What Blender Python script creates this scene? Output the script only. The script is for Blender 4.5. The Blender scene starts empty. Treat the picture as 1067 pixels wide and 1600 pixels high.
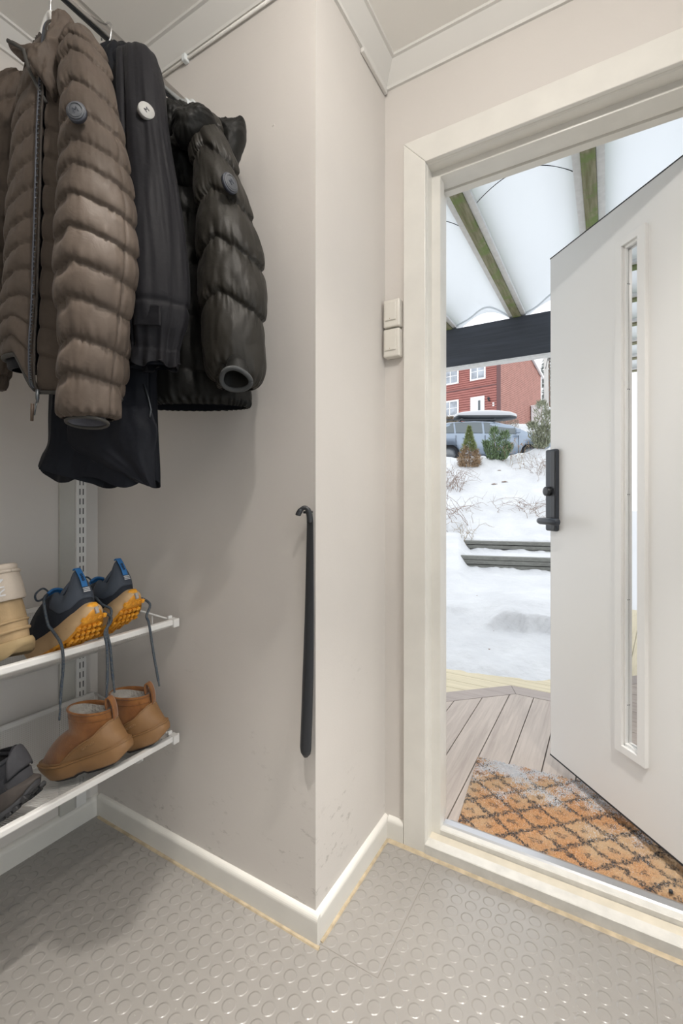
import bpy, bmesh, math, random
import numpy as np
from mathutils import Vector, Matrix, noise, Euler
random.seed(7)
S = bpy.context.scene
COL = S.collection
PI = math.pi
FPX, CX, HY, CH = 711.1, 533.5, 778.0, 1.09
RT = Vector((.8628, .5057, 0)); FW = Vector((-.5055, .8627, 0)); UP = Vector((0, 0, 1))
def RF(r, f, z=0.0): return RT * r + FW * f + UP * z
def P(x, y, f): return RF((x - CX) / FPX * f, f, CH + (HY - y) / FPX * f)
def fY(x, Y): return Y / (.5057 * (x - CX) / FPX + .8627)
def fX(x, X): return X / (.8628 * (x - CX) / FPX - .5055)

# ---------------------------------------------------------------- objects
def link(o, parent=None):
    COL.objects.link(o)
    if parent is not None: o.parent = parent
    return o
def tag(o, label, cat, group=None):
    o['label'] = label; o['category'] = cat
    if group: o['group'] = group
    return o
def thing(name, label, cat, loc=(0, 0, 0), group=None, rot=None):
    o = bpy.data.objects.new(name, None); link(o)
    o.empty_display_size = .05
    o.location = loc
    if rot is not None: o.rotation_euler = rot
    return tag(o, label, cat, group)
def obj(name, verts, faces, mat, parent=None, smooth=False, world=False):
    me = bpy.data.meshes.new(name)
    me.from_pydata([tuple(v) for v in verts], [], faces)
    me.validate(); me.update()
    o = bpy.data.objects.new(name, me)
    if mat is not None: me.materials.append(mat)
    if smooth: me.polygons.foreach_set('use_smooth', [True] * len(me.polygons))
    link(o, parent)
    if world and parent is not None:            # verts were given in world space
        m = bpy_matrix(parent).inverted()
        me.transform(m)
    return o
def bpy_matrix(o):
    m = Matrix.LocRotScale(o.location, o.rotation_euler, o.scale)
    return bpy_matrix(o.parent) @ m if o.parent else m
def frombm(name, bm, mat, parent=None, smooth=False, world=False):
    me = bpy.data.meshes.new(name); bm.to_mesh(me); bm.free()
    if mat is not None:
        for m_ in (mat if isinstance(mat, (list, tuple)) else [mat]): me.materials.append(m_)
    if smooth: me.polygons.foreach_set('use_smooth', [True] * len(me.polygons))
    o = bpy.data.objects.new(name, me); link(o, parent)
    if world and parent is not None: me.transform(bpy_matrix(parent).inverted())
    return o
def struct(o):
    o['kind'] = 'structure'; return o
def addbox(bm, x0, x1, y0, y1, z0, z1, bev=0.0, seg=2, M=None):
    r = bmesh.ops.create_cube(bm, size=1.0)
    vs = r['verts']
    for v in vs:
        v.co = Vector(((x0 + x1) / 2 + v.co.x * (x1 - x0), (y0 + y1) / 2 + v.co.y * (y1 - y0), (z0 + z1) / 2 + v.co.z * (z1 - z0)))
    if bev > 0:
        es = list({e for v in vs for e in v.link_edges})
        g = bmesh.ops.bevel(bm, geom=es, offset=bev, segments=seg, profile=.5, affect='EDGES')
        vs = list({v for f in g['faces'] for v in f.verts} | {v for v in vs if v.is_valid})
    if M is not None:
        for v in vs: v.co = M @ v.co
    return vs
def box(name, x0, x1, y0, y1, z0, z1, mat, parent=None, bev=0.0, seg=2, M=None, world=True):
    bm = bmesh.new(); addbox(bm, x0, x1, y0, y1, z0, z1, bev, seg, M)
    return frombm(name, bm, mat, parent, world=world)
def boxes(name, lst, mat, parent=None, bev=0.0, M=None, world=True):
    bm = bmesh.new()
    for b in lst: addbox(bm, *b, bev, 2, M)
    return frombm(name, bm, mat, parent, world=world)
def tube_bm(bm, pts, rad, n=10, cap=True):
    pts = [Vector(p) for p in pts]; N = len(pts)
    rads = rad if isinstance(rad, (list, tuple)) else [rad] * N
    t0 = (pts[1] - pts[0]).normalized()
    a = t0.orthogonal().normalized()
    rings = []
    for i, p in enumerate(pts):
        t = (pts[min(i + 1, N - 1)] - pts[max(i - 1, 0)]).normalized()
        a = (a - t * a.dot(t)).normalized(); b = t.cross(a)
        rings.append([bm.verts.new(p + (a * math.cos(2 * PI * k / n) + b * math.sin(2 * PI * k / n)) * rads[i]) for k in range(n)])
    for i in range(N - 1):
        for k in range(n):
            bm.faces.new((rings[i][k], rings[i][(k + 1) % n], rings[i + 1][(k + 1) % n], rings[i + 1][k]))
    if cap:
        bm.faces.new(rings[0][::-1]); bm.faces.new(rings[-1])
def tube(name, pts, rad, mat, parent=None, n=10, world=True):
    bm = bmesh.new(); tube_bm(bm, pts, rad, n)
    bmesh.ops.recalc_face_normals(bm, faces=bm.faces)
    return frombm(name, bm, mat, parent, True, world)
def crom(keys, n):
    """Catmull-Rom resample of a list of equal-length number tuples"""
    K = np.array(keys, float); m = len(K)
    out = []
    for i in range(n):
        t = i / (n - 1) * (m - 1); k = min(int(t), m - 2); u = t - k
        p0, p1, p2, p3 = K[max(k - 1, 0)], K[k], K[k + 1], K[min(k + 2, m - 1)]
        out.append(.5 * ((2 * p1) + (-p0 + p2) * u + (2 * p0 - 5 * p1 + 4 * p2 - p3) * u * u + (-p0 + 3 * p1 - 3 * p2 + p3) * u ** 3))
    return out
def curvepts(keys, n=30): return [Vector(p) for p in crom([tuple(k) for k in keys], n)]
def prism(name, poly, y0, y1, mat, parent=None, axis='y', world=True, bev=0.0):
    """poly: list of (a, b); extruded along axis between y0 and y1"""
    bm = bmesh.new()
    def mk(a, b, c): return {'y': (a, c, b), 'x': (c, a, b), 'z': (a, b, c)}[axis]
    v0 = [bm.verts.new(mk(a, b, y0)) for a, b in poly]; v1 = [bm.verts.new(mk(a, b, y1)) for a, b in poly]
    n = len(poly)
    bm.faces.new(v0); bm.faces.new(v1[::-1])
    for i in range(n): bm.faces.new((v0[i], v0[(i + 1) % n], v1[(i + 1) % n], v1[i]))
    bmesh.ops.recalc_face_normals(bm, faces=bm.faces)
    if bev: bmesh.ops.bevel(bm, geom=list(bm.edges), offset=bev, segments=2, profile=.5, affect='EDGES')
    return frombm(name, bm, mat, parent, world=world)
def grid_faces(nv, nu, closed=True):
    f = []
    for i in range(nv - 1):
        for k in range(nu if closed else nu - 1):
            f.append((i * nu + k, i * nu + (k + 1) % nu, (i + 1) * nu + (k + 1) % nu, (i + 1) * nu + k))
    return f
def nz(x, y, z=0.0): return noise.noise(Vector((x, y, z)))
def fbm(x, y, z=0.0, o=3):
    s, a = 0.0, 1.0
    for i in range(o):
        s += a * noise.noise(Vector((x, y, z))); x *= 2.03; y *= 2.03; z *= 2.03; a *= .5
    return s
def solid(o, t, off=0.0):
    m = o.modifiers.new('thickness', 'SOLIDIFY'); m.thickness = t; m.offset = off
    return o
def text_mesh(name, s, size, mat, M, parent=None, depth=.0006, align='CENTER'):
    cu = bpy.data.curves.new(name, 'FONT'); cu.body = s; cu.size = size; cu.extrude = depth
    cu.align_x = align; cu.align_y = 'CENTER'
    t = bpy.data.objects.new(name, cu)
    me = bpy.data.meshes.new_from_object(t)
    bpy.data.objects.remove(t)
    me.materials.clear(); me.materials.append(mat)
    me.transform(M)
    o = bpy.data.objects.new(name, me); link(o, parent)
    if parent is not None: me.transform(bpy_matrix(parent).inverted())
    return o
def frame_M(o, x, y):
    """matrix with origin o, local X along x, local Y along y"""
    x = x.normalized(); z = x.cross(y).normalized(); y = z.cross(x)
    return Matrix(((x.x, y.x, z.x, o.x), (x.y, y.y, z.y, o.y), (x.z, y.z, z.z, o.z), (0, 0, 0, 1)))

# ---------------------------------------------------------------- materials
def mat(name, col, rough=.6, metal=0.0, bump=0.0, bscale=200.0, var=0.0, vscale=8.0, spec=.5, col2=None, sheen=0.0, bdist=.001, coat=0.0, trans=0.0):
    m = bpy.data.materials.new(name); m.use_nodes = True
    nt = m.node_tree; b = nt.nodes['Principled BSDF']
    b.inputs['Base Color'].default_value = (*col, 1); b.inputs['Roughness'].default_value = rough
    b.inputs['Metallic'].default_value = metal; b.inputs['Specular IOR Level'].default_value = spec
    if sheen: b.inputs['Sheen Weight'].default_value = sheen
    if coat: b.inputs['Coat Weight'].default_value = coat
    tc = nt.nodes.new('ShaderNodeTexCoord')
    if var or col2:
        n = nt.nodes.new('ShaderNodeTexNoise'); n.inputs['Scale'].default_value = vscale; n.inputs['Detail'].default_value = 5
        nt.links.new(tc.outputs['Object'], n.inputs['Vector'])
        r = nt.nodes.new('ShaderNodeValToRGB')
        c2 = col2 if col2 else tuple(c * (1 - var) for c in col)
        r.color_ramp.elements[0].position = .35; r.color_ramp.elements[0].color = (*c2, 1)
        r.color_ramp.elements[1].position = .65; r.color_ramp.elements[1].color = (*col, 1)
        nt.links.new(n.outputs['Fac'], r.inputs['Fac']); nt.links.new(r.outputs['Color'], b.inputs['Base Color'])
    if bump:
        n2 = nt.nodes.new('ShaderNodeTexNoise'); n2.inputs['Scale'].default_value = bscale; n2.inputs['Detail'].default_value = 3
        nt.links.new(tc.outputs['Object'], n2.inputs['Vector'])
        bp = nt.nodes.new('ShaderNodeBump'); bp.inputs['Strength'].default_value = bump; bp.inputs['Distance'].default_value = bdist
        nt.links.new(n2.outputs['Fac'], bp.inputs['Height']); nt.links.new(bp.outputs['Normal'], b.inputs['Normal'])
    return m
class NG:
    """tiny helper to write node graphs"""
    def __init__(s, m): s.m = m; s.nt = m.node_tree; s.b = s.nt.nodes['Principled BSDF']
    def n(s, t, **kw):
        x = s.nt.nodes.new('ShaderNode' + t)
        for k, v in kw.items():
            if k.startswith('i_'):
                key = k[2:]; x.inputs[int(key) if key.isdigit() else key.replace('_', ' ')].default_value = v
            else: setattr(x, k, v)
        return x
    def l(s, a, b): s.nt.links.new(a, b)
    def math(s, op, a, b=None, c=None):
        x = s.nt.nodes.new('ShaderNodeMath'); x.operation = op
        for i, v in enumerate((a, b, c)):
            if v is None: continue
            if isinstance(v, (int, float)): x.inputs[i].default_value = v
            else: s.l(v, x.inputs[i])
        return x.outputs[0]
    def mixc(s, f, a, b):
        x = s.nt.nodes.new('ShaderNodeMix'); x.data_type = 'RGBA'
        if isinstance(f, (int, float)): x.inputs[0].default_value = f
        else: s.l(f, x.inputs[0])
        for i, v in ((6, a), (7, b)):
            if isinstance(v, tuple): x.inputs[i].default_value = (*v, 1)
            else: s.l(v, x.inputs[i])
        return x.outputs[2]
    def ramp(s, f, stops):
        x = s.nt.nodes.new('ShaderNodeValToRGB'); e = x.color_ramp.elements
        while len(e) < len(stops): e.new(.5)
        for i, (p, c) in enumerate(stops): e[i].position = p; e[i].color = (c, c, c, 1) if isinstance(c, (int, float)) else (*c, 1)
        s.l(f, x.inputs[0]); return x.outputs[0]
    def bump(s, h, st=.5, d=.001):
        x = s.n('Bump'); x.inputs['Strength'].default_value = st; x.inputs['Distance'].default_value = d
        s.l(h, x.inputs['Height']); s.l(x.outputs[0], s.b.inputs['Normal'])

M = {}
WALL = (.650, .615, .580)
M['trim'] = mat('cream_gloss_paint', (.75, .732, .685), .35, bump=.15, bscale=60, var=.05, vscale=12)
M['cornice'] = mat('cornice_paint', (.68, .665, .635), .5, bump=.1, bscale=80)
M['ceil'] = mat('ceiling_paint', (.86, .84, .80), .8, bump=.15, bscale=150)
def wall_material(name, scuff):
    m = mat(name, WALL, .62); g = NG(m)
    tc = g.n('TexCoord').outputs['Object']
    n1 = g.n('TexNoise', i_Scale=3.0, i_Detail=6.0); g.l(tc, n1.inputs['Vector'])
    base = g.mixc(g.ramp(n1.outputs['Fac'], [(.35, 0.), (.7, 1.)]), WALL, tuple(c * .96 for c in WALL))
    if scuff:
        sp = g.n('SeparateXYZ'); g.l(tc, sp.inputs[0])
        mp = g.n('Mapping'); mp.inputs['Scale'].default_value = (9, 9, 20); mp.inputs['Rotation'].default_value = (0, .8, 0); g.l(tc, mp.inputs[0])
        n2 = g.n('TexNoise', i_Scale=3.0, i_Detail=8.0, i_Roughness=.65); g.l(mp.outputs[0], n2.inputs['Vector'])
        mask = g.ramp(n2.outputs['Fac'], [(.575, 0.), (.65, 1.)])
        low = g.ramp(sp.outputs['Z'], [(.15, 1.), (.75, 0.)])
        n9 = g.n('TexNoise', i_Scale=4.5, i_Detail=2.0); g.l(tc, n9.inputs['Vector'])
        f = g.math('MULTIPLY', g.math('MULTIPLY', g.math('MULTIPLY', mask, low), g.ramp(n9.outputs['Fac'], [(.50, 0.), (.62, 1.)])), .42)
        base = g.mixc(f, base, (.20, .18, .16))
    g.l(base, g.b.inputs['Base Color'])
    n3 = g.n('TexNoise', i_Scale=220.0, i_Detail=3.0); g.l(tc, n3.inputs['Vector'])
    n4 = g.n('TexNoise', i_Scale=12.0, i_Detail=4.0); g.l(tc, n4.inputs['Vector'])
    g.bump(g.math('ADD', n3.outputs['Fac'], g.math('MULTIPLY', n4.outputs['Fac'], 3.0)), .2, .001)
    return m
M['wall'] = wall_material('wall_paint', False); M['wall_scuffed'] = wall_material('wall_paint_scuffed', True)

def floor_material():
    m = mat('studded_rubber', (.40, .365, .325), .33); g = NG(m)
    tc = g.n('TexCoord').outputs['Object']; sp = g.n('SeparateXYZ'); g.l(tc, sp.inputs[0])
    PT = .0386
    def cell(o, off):
        a = g.math('DIVIDE', g.math('ADD', o, off), PT)
        return g.math('SUBTRACT', g.math('FRACT', a), .5)
    # tile seams: x = -.4516 + .5404k ; y = .933 + .5404k
    u = cell(sp.outputs['X'], .4516 + 5.404); v = cell(sp.outputs['Y'], -.933 + 5.404)
    d = g.math('SQRT', g.math('ADD', g.math('MULTIPLY', u, u), g.math('MULTIPLY', v, v)))
    stud = g.ramp(d, [(.325, 1.), (.405, 0.)])
    def line(o, c, w): return g.math('LESS_THAN', g.math('ABSOLUTE', g.math('SUBTRACT', o, c)), w)
    X_, Y_ = sp.outputs['X'], sp.outputs['Y']
    l1 = g.math('MULTIPLY', line(Y_, .933, .0009), line(X_, -.5416, .090))
    l2 = g.math('MULTIPLY', line(X_, -.4516, .0009), g.math('GREATER_THAN', Y_, .9325))
    l3 = g.math('MULTIPLY', g.math('MULTIPLY', line(X_, .0885, .0009), g.math('GREATER_THAN', Y_, .6)), .6)
    seam = g.math('MAXIMUM', g.math('MAXIMUM', l1, l2), l3)
    n1 = g.n('TexNoise', i_Scale=5.0, i_Detail=7.0, i_Roughness=.6); g.l(tc, n1.inputs['Vector'])
    c = g.mixc(g.ramp(n1.outputs['Fac'], [(.35, 0.), (.68, 1.)]), (.300, .284, .266), (.285, .270, .252))
    n2 = g.n('TexNoise', i_Scale=90.0, i_Detail=2.0); g.l(tc, n2.inputs['Vector'])
    c = g.mixc(g.math('MULTIPLY', g.ramp(n2.outputs['Fac'], [(.70, 0.), (.76, 1.)]), .25), c, (.7, .66, .6))
    c = g.mixc(g.math('MULTIPLY', seam, .55), c, (.16, .14, .12))
    g.l(c, g.b.inputs['Base Color'])
    g.l(g.math('ADD', g.math('MULTIPLY', n1.outputs['Fac'], .04), .26), g.b.inputs['Roughness'])
    h = g.math('SUBTRACT', stud, g.math('MULTIPLY', seam, .7))
    g.bump(h, .85, .0017)
    g.b.inputs['Coat Weight'].default_value = .4; g.b.inputs['Coat Roughness'].default_value = .22; g.l(g.b.inputs['Normal'].links[0].from_socket, g.b.inputs['Coat Normal'])
    return m
M['floor'] = floor_material()
M['caulk'] = mat('yellowed_caulk', (.50, .41, .28), .6, var=.3, vscale=40, bump=.5, bscale=120)
M['sill'] = mat('sill_paint', (.66, .645, .605), .4, var=.12, vscale=30, bump=.2, bscale=60)
M['bare'] = mat('bare_pine_paint', (.63, .58, .48), .5, var=.1, vscale=25)
M['alu'] = mat('brushed_aluminium', (.55, .56, .58), .35, metal=.9, bump=.1, bscale=90)
M['doorw'] = mat('white_door_paint', (.78, .78, .77), .33, bump=.05, bscale=40)
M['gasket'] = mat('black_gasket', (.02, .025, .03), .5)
M['black'] = mat('satin_black', (.022, .024, .028), .38)
M['lock'] = mat('graphite_lock_case', (.030, .037, .050), .42)
M['chrome'] = mat('chrome_tube', (.72, .70, .68), .16, metal=1.0)
M['white_metal'] = mat('white_powder_coat', (.74, .73, .71), .4)
M['slotdark'] = mat('dark_slot', (.03, .03, .03), .7)
M['plastic'] = mat('white_plastic', (.70, .67, .61), .35)
M['clear'] = mat('clear_plastic', (.75, .78, .78), .12, spec=.6)
M['greywood'] = mat('greyed_painted_batten', (.52, .51, .47), .6, var=.1)
def glass(name, col=(1, 1, 1), rough=0.0):
    m = bpy.data.materials.new(name); m.use_nodes = True; nt = m.node_tree; nt.nodes.clear()
    o = nt.nodes.new('ShaderNodeOutputMaterial'); mx = nt.nodes.new('ShaderNodeMixShader')
    t = nt.nodes.new('ShaderNodeBsdfTransparent'); t.inputs[0].default_value = (*col, 1)
    gl = nt.nodes.new('ShaderNodeBsdfGlossy'); gl.inputs['Roughness'].default_value = rough
    fr = nt.nodes.new('ShaderNodeFresnel'); fr.inputs['IOR'].default_value = 1.45
    nt.links.new(fr.outputs[0], mx.inputs[0]); nt.links.new(t.outputs[0], mx.inputs[1]); nt.links.new(gl.outputs[0], mx.inputs[2]); nt.links.new(mx.outputs[0], o.inputs[0])
    return m
M['glass'] = glass('clear_glass', (.93, .96, .97))
def mesh_material():
    """fine woven steel mesh: see-through holes between white wires"""
    m = mat('white_wire_mesh', (.72, .71, .69), .45); g = NG(m)
    tc = g.n('TexCoord').outputs['Object']; sp = g.n('SeparateXYZ'); g.l(tc, sp.inputs[0])
    k = 1 / .006
    a = g.math('ABSOLUTE', g.math('SUBTRACT', g.math('FRACT', g.math('MULTIPLY', sp.outputs['Y'], k)), .5))
    b = g.math('ABSOLUTE', g.math('SUBTRACT', g.math('FRACT', g.math('MULTIPLY', g.math('ADD', sp.outputs['X'], sp.outputs['Z']), k)), .5))
    w = g.math('MAXIMUM', a, b)
    g.l(g.math('GREATER_THAN', w, .24), g.b.inputs['Alpha'])
    return m
M['mesh'] = mesh_material()
# ================================================================ room shell
XE, YB, XC, YD = -1.532, .937, -.623, 1.342
ZC = 2.46
XR, YN = 1.7, -1.9
struct(box('floor', XE - .1, XR + .1, YN - .1, YD + .02, -.1, 0, M['floor']))
struct(box('ceiling', XE - .1, XR + .1, YN - .1, YD + .15, ZC, ZC + .1, M['ceil']))
struct(box('wall_rear', XE - .12, XE, YN - .1, YB + .02, -.05, ZC + .03, M['wall']))
struct(box('wall_middle', XE - .12, XC, YB, YD + .15, -.05, ZC + .03, M['wall_scuffed']))
XJ, XJR = -.50, .425           # rough opening
struct(boxes('wall_front', [(XC - .02, XJ, YD, YD + .15, -.05, ZC + .03), (XJ, XJR, YD, YD + .15, 2.135, ZC + .03), (XJR, XR + .1, YD, YD + .15, -.05, ZC + .03)], M['wall']))
WY0, WY1, WZ0, WZ1 = -1.75, .95, .12, 2.28
struct(boxes('wall_right', [(XR, XR + .12, YN - .1, WY0, -.05, ZC + .03), (XR, XR + .12, WY1, YD + .15, -.05, ZC + .03), (XR, XR + .12, WY0, WY1, -.05, WZ0), (XR, XR + .12, WY0, WY1, WZ1, ZC + .03)], M['wall']))
w_ = struct(boxes('added_window', [(XR - .01, XR + .08, WY0, WY0 + .06, WZ0, WZ1), (XR - .01, XR + .08, WY1 - .06, WY1, WZ0, WZ1), (XR - .01, XR + .08, WY0, WY1, WZ0, WZ0 + .06), (XR - .01, XR + .08, WY0, WY1, WZ1 - .06, WZ1), (XR, XR + .06, -.43, -.37, WZ0, WZ1)], M['trim']))  # added out-of-view window that lets in sideways daylight
box('glass_pane', XR + .03, XR + .036, WY0 + .05, WY1 - .05, WZ0 + .05, WZ1 - .05, M['glass'], w_)
struct(box('wall_near', XE - .12, XR + .12, YN - .12, YN, -.05, ZC + .03, M['wall']))

def base_poly(h=.071, t=.014):
    p = [(0, 0), (t, 0), (t, h - .016)]
    for k in range(1, 7): p.append((t * math.cos(k / 6 * PI / 2), h - .016 + .016 * math.sin(k / 6 * PI / 2)))
    return p
def run(name, poly, a, b, side, mat_, z0=0):
    """skirting/cornice: poly (outward, z); side: '-y' at y=a.. etc."""
    kind, c = side
    if kind == '-y': pts = [(c - o, z + z0) for o, z in poly]; return struct(prism(name, pts, a, b, mat_, axis='x'))
    if kind == '+x': pts = [(c + o, z + z0) for o, z in poly]; return struct(prism(name, pts, a, b, mat_, axis='y'))
    if kind == '-x': pts = [(c - o, z + z0) for o, z in poly]; return struct(prism(name, pts, a, b, mat_, axis='y'))
    if kind == '+y': pts = [(c + o, z + z0) for o, z in poly]; return struct(prism(name, pts, a, b, mat_, axis='x'))
bp = base_poly()
run('baseboard_rear', base_poly(.066, .018), YN, YB, ('+x', XE), M['trim'])
run('baseboard_closet', bp, XE + .018, XC + .014, ('-y', YB), M['trim'])
run('baseboard_side', bp, YB + .0002, YD, ('+x', XC), M['trim'])
run('baseboard_front', bp, XC + .014, -.5545, ('-y', YD), M['trim'])
run('baseboard_right', base_poly(.071, .014), YN, YD, ('-x', XR), M['trim'])
run('baseboard_near', bp, XE + .018, XR - .014, ('+y', YN), M['trim'])
cq = [(0, 0), (.006, 0), (.007, .003)]
run('trim_1', [(0.013, 0), (.021, 0), (.019, .003), (.013, .005)], XE + .03, XC + .021, ('-y', YB), M['caulk'])
run('trim_2', [(0.013, 0), (.021, 0), (.019, .003), (.013, .005)], YB + .0002, YD - .016, ('+x', XC), M['caulk'])
cp = [(0, -.060), (.008, -.060), (.010, -.052), (.046, -.009), (.054, -.008), (.054, .001), (0, .001)]
run('trim_3', cp, XE, XC + .054, ('-y', YB), M['cornice'], ZC)
run('trim_4', cp, YB - .054, YD, ('+x', XC), M['cornice'], ZC)
run('trim_5', cp, XC, XR, ('-y', YD), M['cornice'], ZC)
run('trim_6', cp, YN, YB, ('+x', XE), M['cornice'], ZC)
run('trim_7', cp, YN, YD, ('-x', XR), M['cornice'], ZC)
run('trim_8', cp, XE, XR, ('+y', YN), M['cornice'], ZC)
# thin dark shadow gap left of the return wall's cornice: loose end of the moulding
struct(box('trim_9', XC + .001, XC + .012, 1.17, 1.335, 2.386, 2.400, M['cornice'], bev=.002))

# pipe along the closet wall top
t = thing('wall_conduit', 'thin white conduit running along the top of the closet wall under the cornice', 'conduit', (-1.0, YB - .006, 2.389))
tube('conduit', [(XE + .02, YB - .006, 2.3885), (XC - .02, YB - .0085, 2.3885)], .0038, M['trim'], t)
cpx = -.375 * 1  # clip where it shows
cx_ = P(290, 88, fY(290, YB - .008)).x
box('clip', cx_ - .008, cx_ + .008, YB - .018, YB, 2.379, 2.399, M['clear'], t, bev=.003)

# ---------------------------------------------------------------- door frame
YT = YD - .014
fr = thing('door_frame', 'cream painted frame and architrave around the open entrance door', 'door frame', (-.05, YD, 0))
fr['kind'] = 'structure'
# architrave with rounded inner bead
XO, XI, ZO, ZI = -.5536, -.4818, 2.197, 2.118
XOR, XIR = .4786, .4068
def archi(name, path):  # path of 4 corner pts (x,z) extruded
    return prism(name, path, YT, YD + .001, M['trim'], fr, axis='y', bev=.0022)
archi('architrave', [(XO, 0), (XI, 0), (XI, ZI), (XO, ZO)])
archi('architrave', [(XO, ZO), (XI, ZI), (XIR, ZI), (XOR, ZO)])
archi('architrave', [(XOR, ZO), (XIR, ZI), (XIR, 0), (XOR, 0)])
def jamb(side):
    s = 1 if side == 'l' else -1
    o = 0 if side == 'l' else XI + XIR
    def X(x): return x if side == 'l' else o - x
    a = [(X(XJ), YD), (X(XI), YD), (X(XI + .002), YD + .006), (X(XI), YD + .012), (X(XI), 1.388), (X(-.4555), 1.390), (X(-.4548), 1.394), (X(-.4548), 1.428), (X(-.457), 1.432), (X(-.472), 1.433), (X(-.472), 1.505), (X(XJ), 1.505)]
    return prism('jamb', a, .03, 2.14, M['trim'], fr, axis='z')
jamb('l'); jamb('r')
hp = [(YD, ZI - .0), (YD + .006, ZI - .002), (YD + .012, ZI), (1.386, ZI), (1.390, 2.100), (1.428, 2.100), (1.432, 2.103), (1.433, 2.108), (1.470, 2.108), (1.473, 2.113), (1.476, 2.104), (1.505, 2.104), (1.505, 2.16), (YD, 2.16)]
prism('head_jamb', hp, XI - .005, XIR + .005, M['trim'], fr, axis='x')
# threshold
prism('sill', [(YD - .016, .004), (YD - .016, .032), (YD - .014, .034), (YD + .018, .034), (YD + .021, .030), (YD + .021, 0), (YD - .01, 0)], XI - .001, XIR + .001, M['sill'], fr, axis='x')
prism('sill_strip', [(YD + .021, 0), (YD + .021, .031), (YD + .046, .034), (YD + .048, .030), (YD + .048, 0)], XI - .001, XIR + .001, M['bare'], fr, axis='x')
prism('sill_rebate', [(YD + .048, 0), (YD + .048, .047), (YD + .051, .050), (YD + .070, .050), (YD + .070, 0)], XI - .001, XIR + .001, M['sill'], fr, axis='x')
prism('threshold_strip', [(YD + .070, -.02), (YD + .070, .050), (YD + .076, .053), (YD + .104, .049), (YD + .108, .040), (YD + .160, .012), (YD + .165, -.02)], -.4545, .3795, M['alu'], fr, axis='x')
struct(prism('trim_10', [(YD - .026, 0), (YD - .013, .006), (YD - .013, 0)], XC + .02, XR, M['caulk'], axis='x'))

# ---------------------------------------------------------------- door leaf (open outwards)
F0 = Vector((-.206, 2.065, 0)); dv = Vector((.676, -.738, 0)).normalized(); nv = Vector((-.738, -.676, 0)).normalized()
LW = .85; DB, DT, TH = .030, 2.079, .062
hinge = F0 + dv * LW
door = thing('entrance_door', 'white entrance door standing open with a tall narrow glazed slot', 'door', tuple(hinge))
door['kind'] = 'structure'
# local door frame: a along dv from free edge, b along nv (towards the room side), c up
DM = Matrix(((dv.x, nv.x, 0, F0.x), (dv.y, nv.y, 0, F0.y), (0, 0, 1, 0), (0, 0, 0, 1)))
def dbox(name, a0, a1, b0, b1, c0, c1, mt, par, bev=0.0): return box(name, a0, a1, b0, b1, c0, c1, mt, par, bev=bev, M=DM)
def dboxes(name, lst, mt, par, bev=0.0): return boxes(name, lst, mt, par, bev=bev, M=DM)
W0, W1, WB, WT = .371, .441, .262, 1.932
dboxes('leaf', [(0, W0, -TH, 0, DB, DT), (W1, LW, -TH, 0, DB, DT), (W0, W1, -TH, 0, DB, WB), (W0, W1, -TH, 0, WT, DT)], M['doorw'], door)
dboxes('seal', [(-.003, LW, -.004, .0012, DT, DT + .004), (-.003, LW, -.006, .0012, DB - .006, DB), (-.003, 0, -TH, -.002, DB, DT)], M['gasket'], door)
wf = dboxes('window_frame', [(W0 - .024, W0 + .004, -.004, .014, WB - .022, WT + .022), (W1 - .004, W1 + .026, -.004, .014, WB - .022, WT + .022), (W0, W1, -.004, .014, WB - .022, WB + .004), (W0, W1, -.004, .014, WT - .004, WT + .022),
        (W0 + .003, W0 + .012, -.008, .005, WB, WT), (W1 - .012, W1 - .003, -.008, .005, WB, WT), (W0, W1, -.008, .005, WB + .002, WB + .014), (W0, W1, -.008, .005, WT - .014, WT - .002)], M['doorw'], door, .0015)
dboxes('screw', [(W0 + .0118, W0 + .0124, -.006, -.003, z, z + .003) for z in (.40, .75, 1.1, 1.45, 1.8)] , M['gasket'], wf)
pn = dbox('glass_pane', W0 + .012, W1 - .012, -.012, -.008, WB + .012, WT - .012, M['glass'], door)
dboxes('spacer', [(W0 + .008, W0 + .0150, -.032, -.0125, WB + .01, WT - .01), (W1 - .0150, W1 - .008, -.032, -.0125, WB + .01, WT - .01), (W0, W1, -.032, -.0125, WB + .008, WB + .015), (W0, W1, -.032, -.0125, WT - .015, WT - .008)], M['gasket'], pn)
dbox('glass_pane', W0 + .012, W1 - .012, -.036, -.032, WB + .012, WT - .012, M['glass'], door)
# digital lock on the inner face
lk = dbox('lock_case', -.006, .056, 0.0, .022, .955, 1.288, M['lock'], door, .007)
dbox('lock_edge', .030, .056, .018, .0235, .965, 1.278, M['black'], lk, .002)
def dP(a, b, c): return DM @ Vector((a, b, c))
tube('thumb_turn', [dP(.022, .016, 1.117), dP(.022, .040, 1.117), dP(.022, .0415, 1.117)], [.0190, .0185, .014], M['black'], lk, 24)
tube('lever', [dP(.028, .018, .998), dP(.028, .062, .998), dP(.034, .074, .998), dP(.048, .080, .998), dP(.100, .080, .998), dP(.146, .080, .998), dP(.149, .080, .998)], [.0125, .0125, .013, .0138, .0138, .0132, .009], M['lock'], lk, 20)

# ---------------------------------------------------------------- switches
def switch(z0, z1, label):
    o = thing('light_switch', label, 'switch', (-.588, YD, (z0 + z1) / 2), 'surface light switches beside the door frame')
    x0, x1, y1 = -.6155, -.5605, YD
    box('back_box', x0, x1, y1 - .030, y1, z0, z1, M['plastic'], o, bev=.004)
    box('rocker', x0 + .006, x1 - .011, y1 - .034, y1 - .028, z0 + .020, z1 - .008, M['plastic'], o, bev=.0018)
    box('indicator', -.5925, -.5905, y1 - .0346, y1 - .0338, z0 + .024, z0 + .0265, M['caulk'], o)
switch(1.628, 1.714, 'upper white surface light switch beside the door frame')
switch(1.534, 1.622, 'lower white surface light switch beside the door frame')

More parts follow.
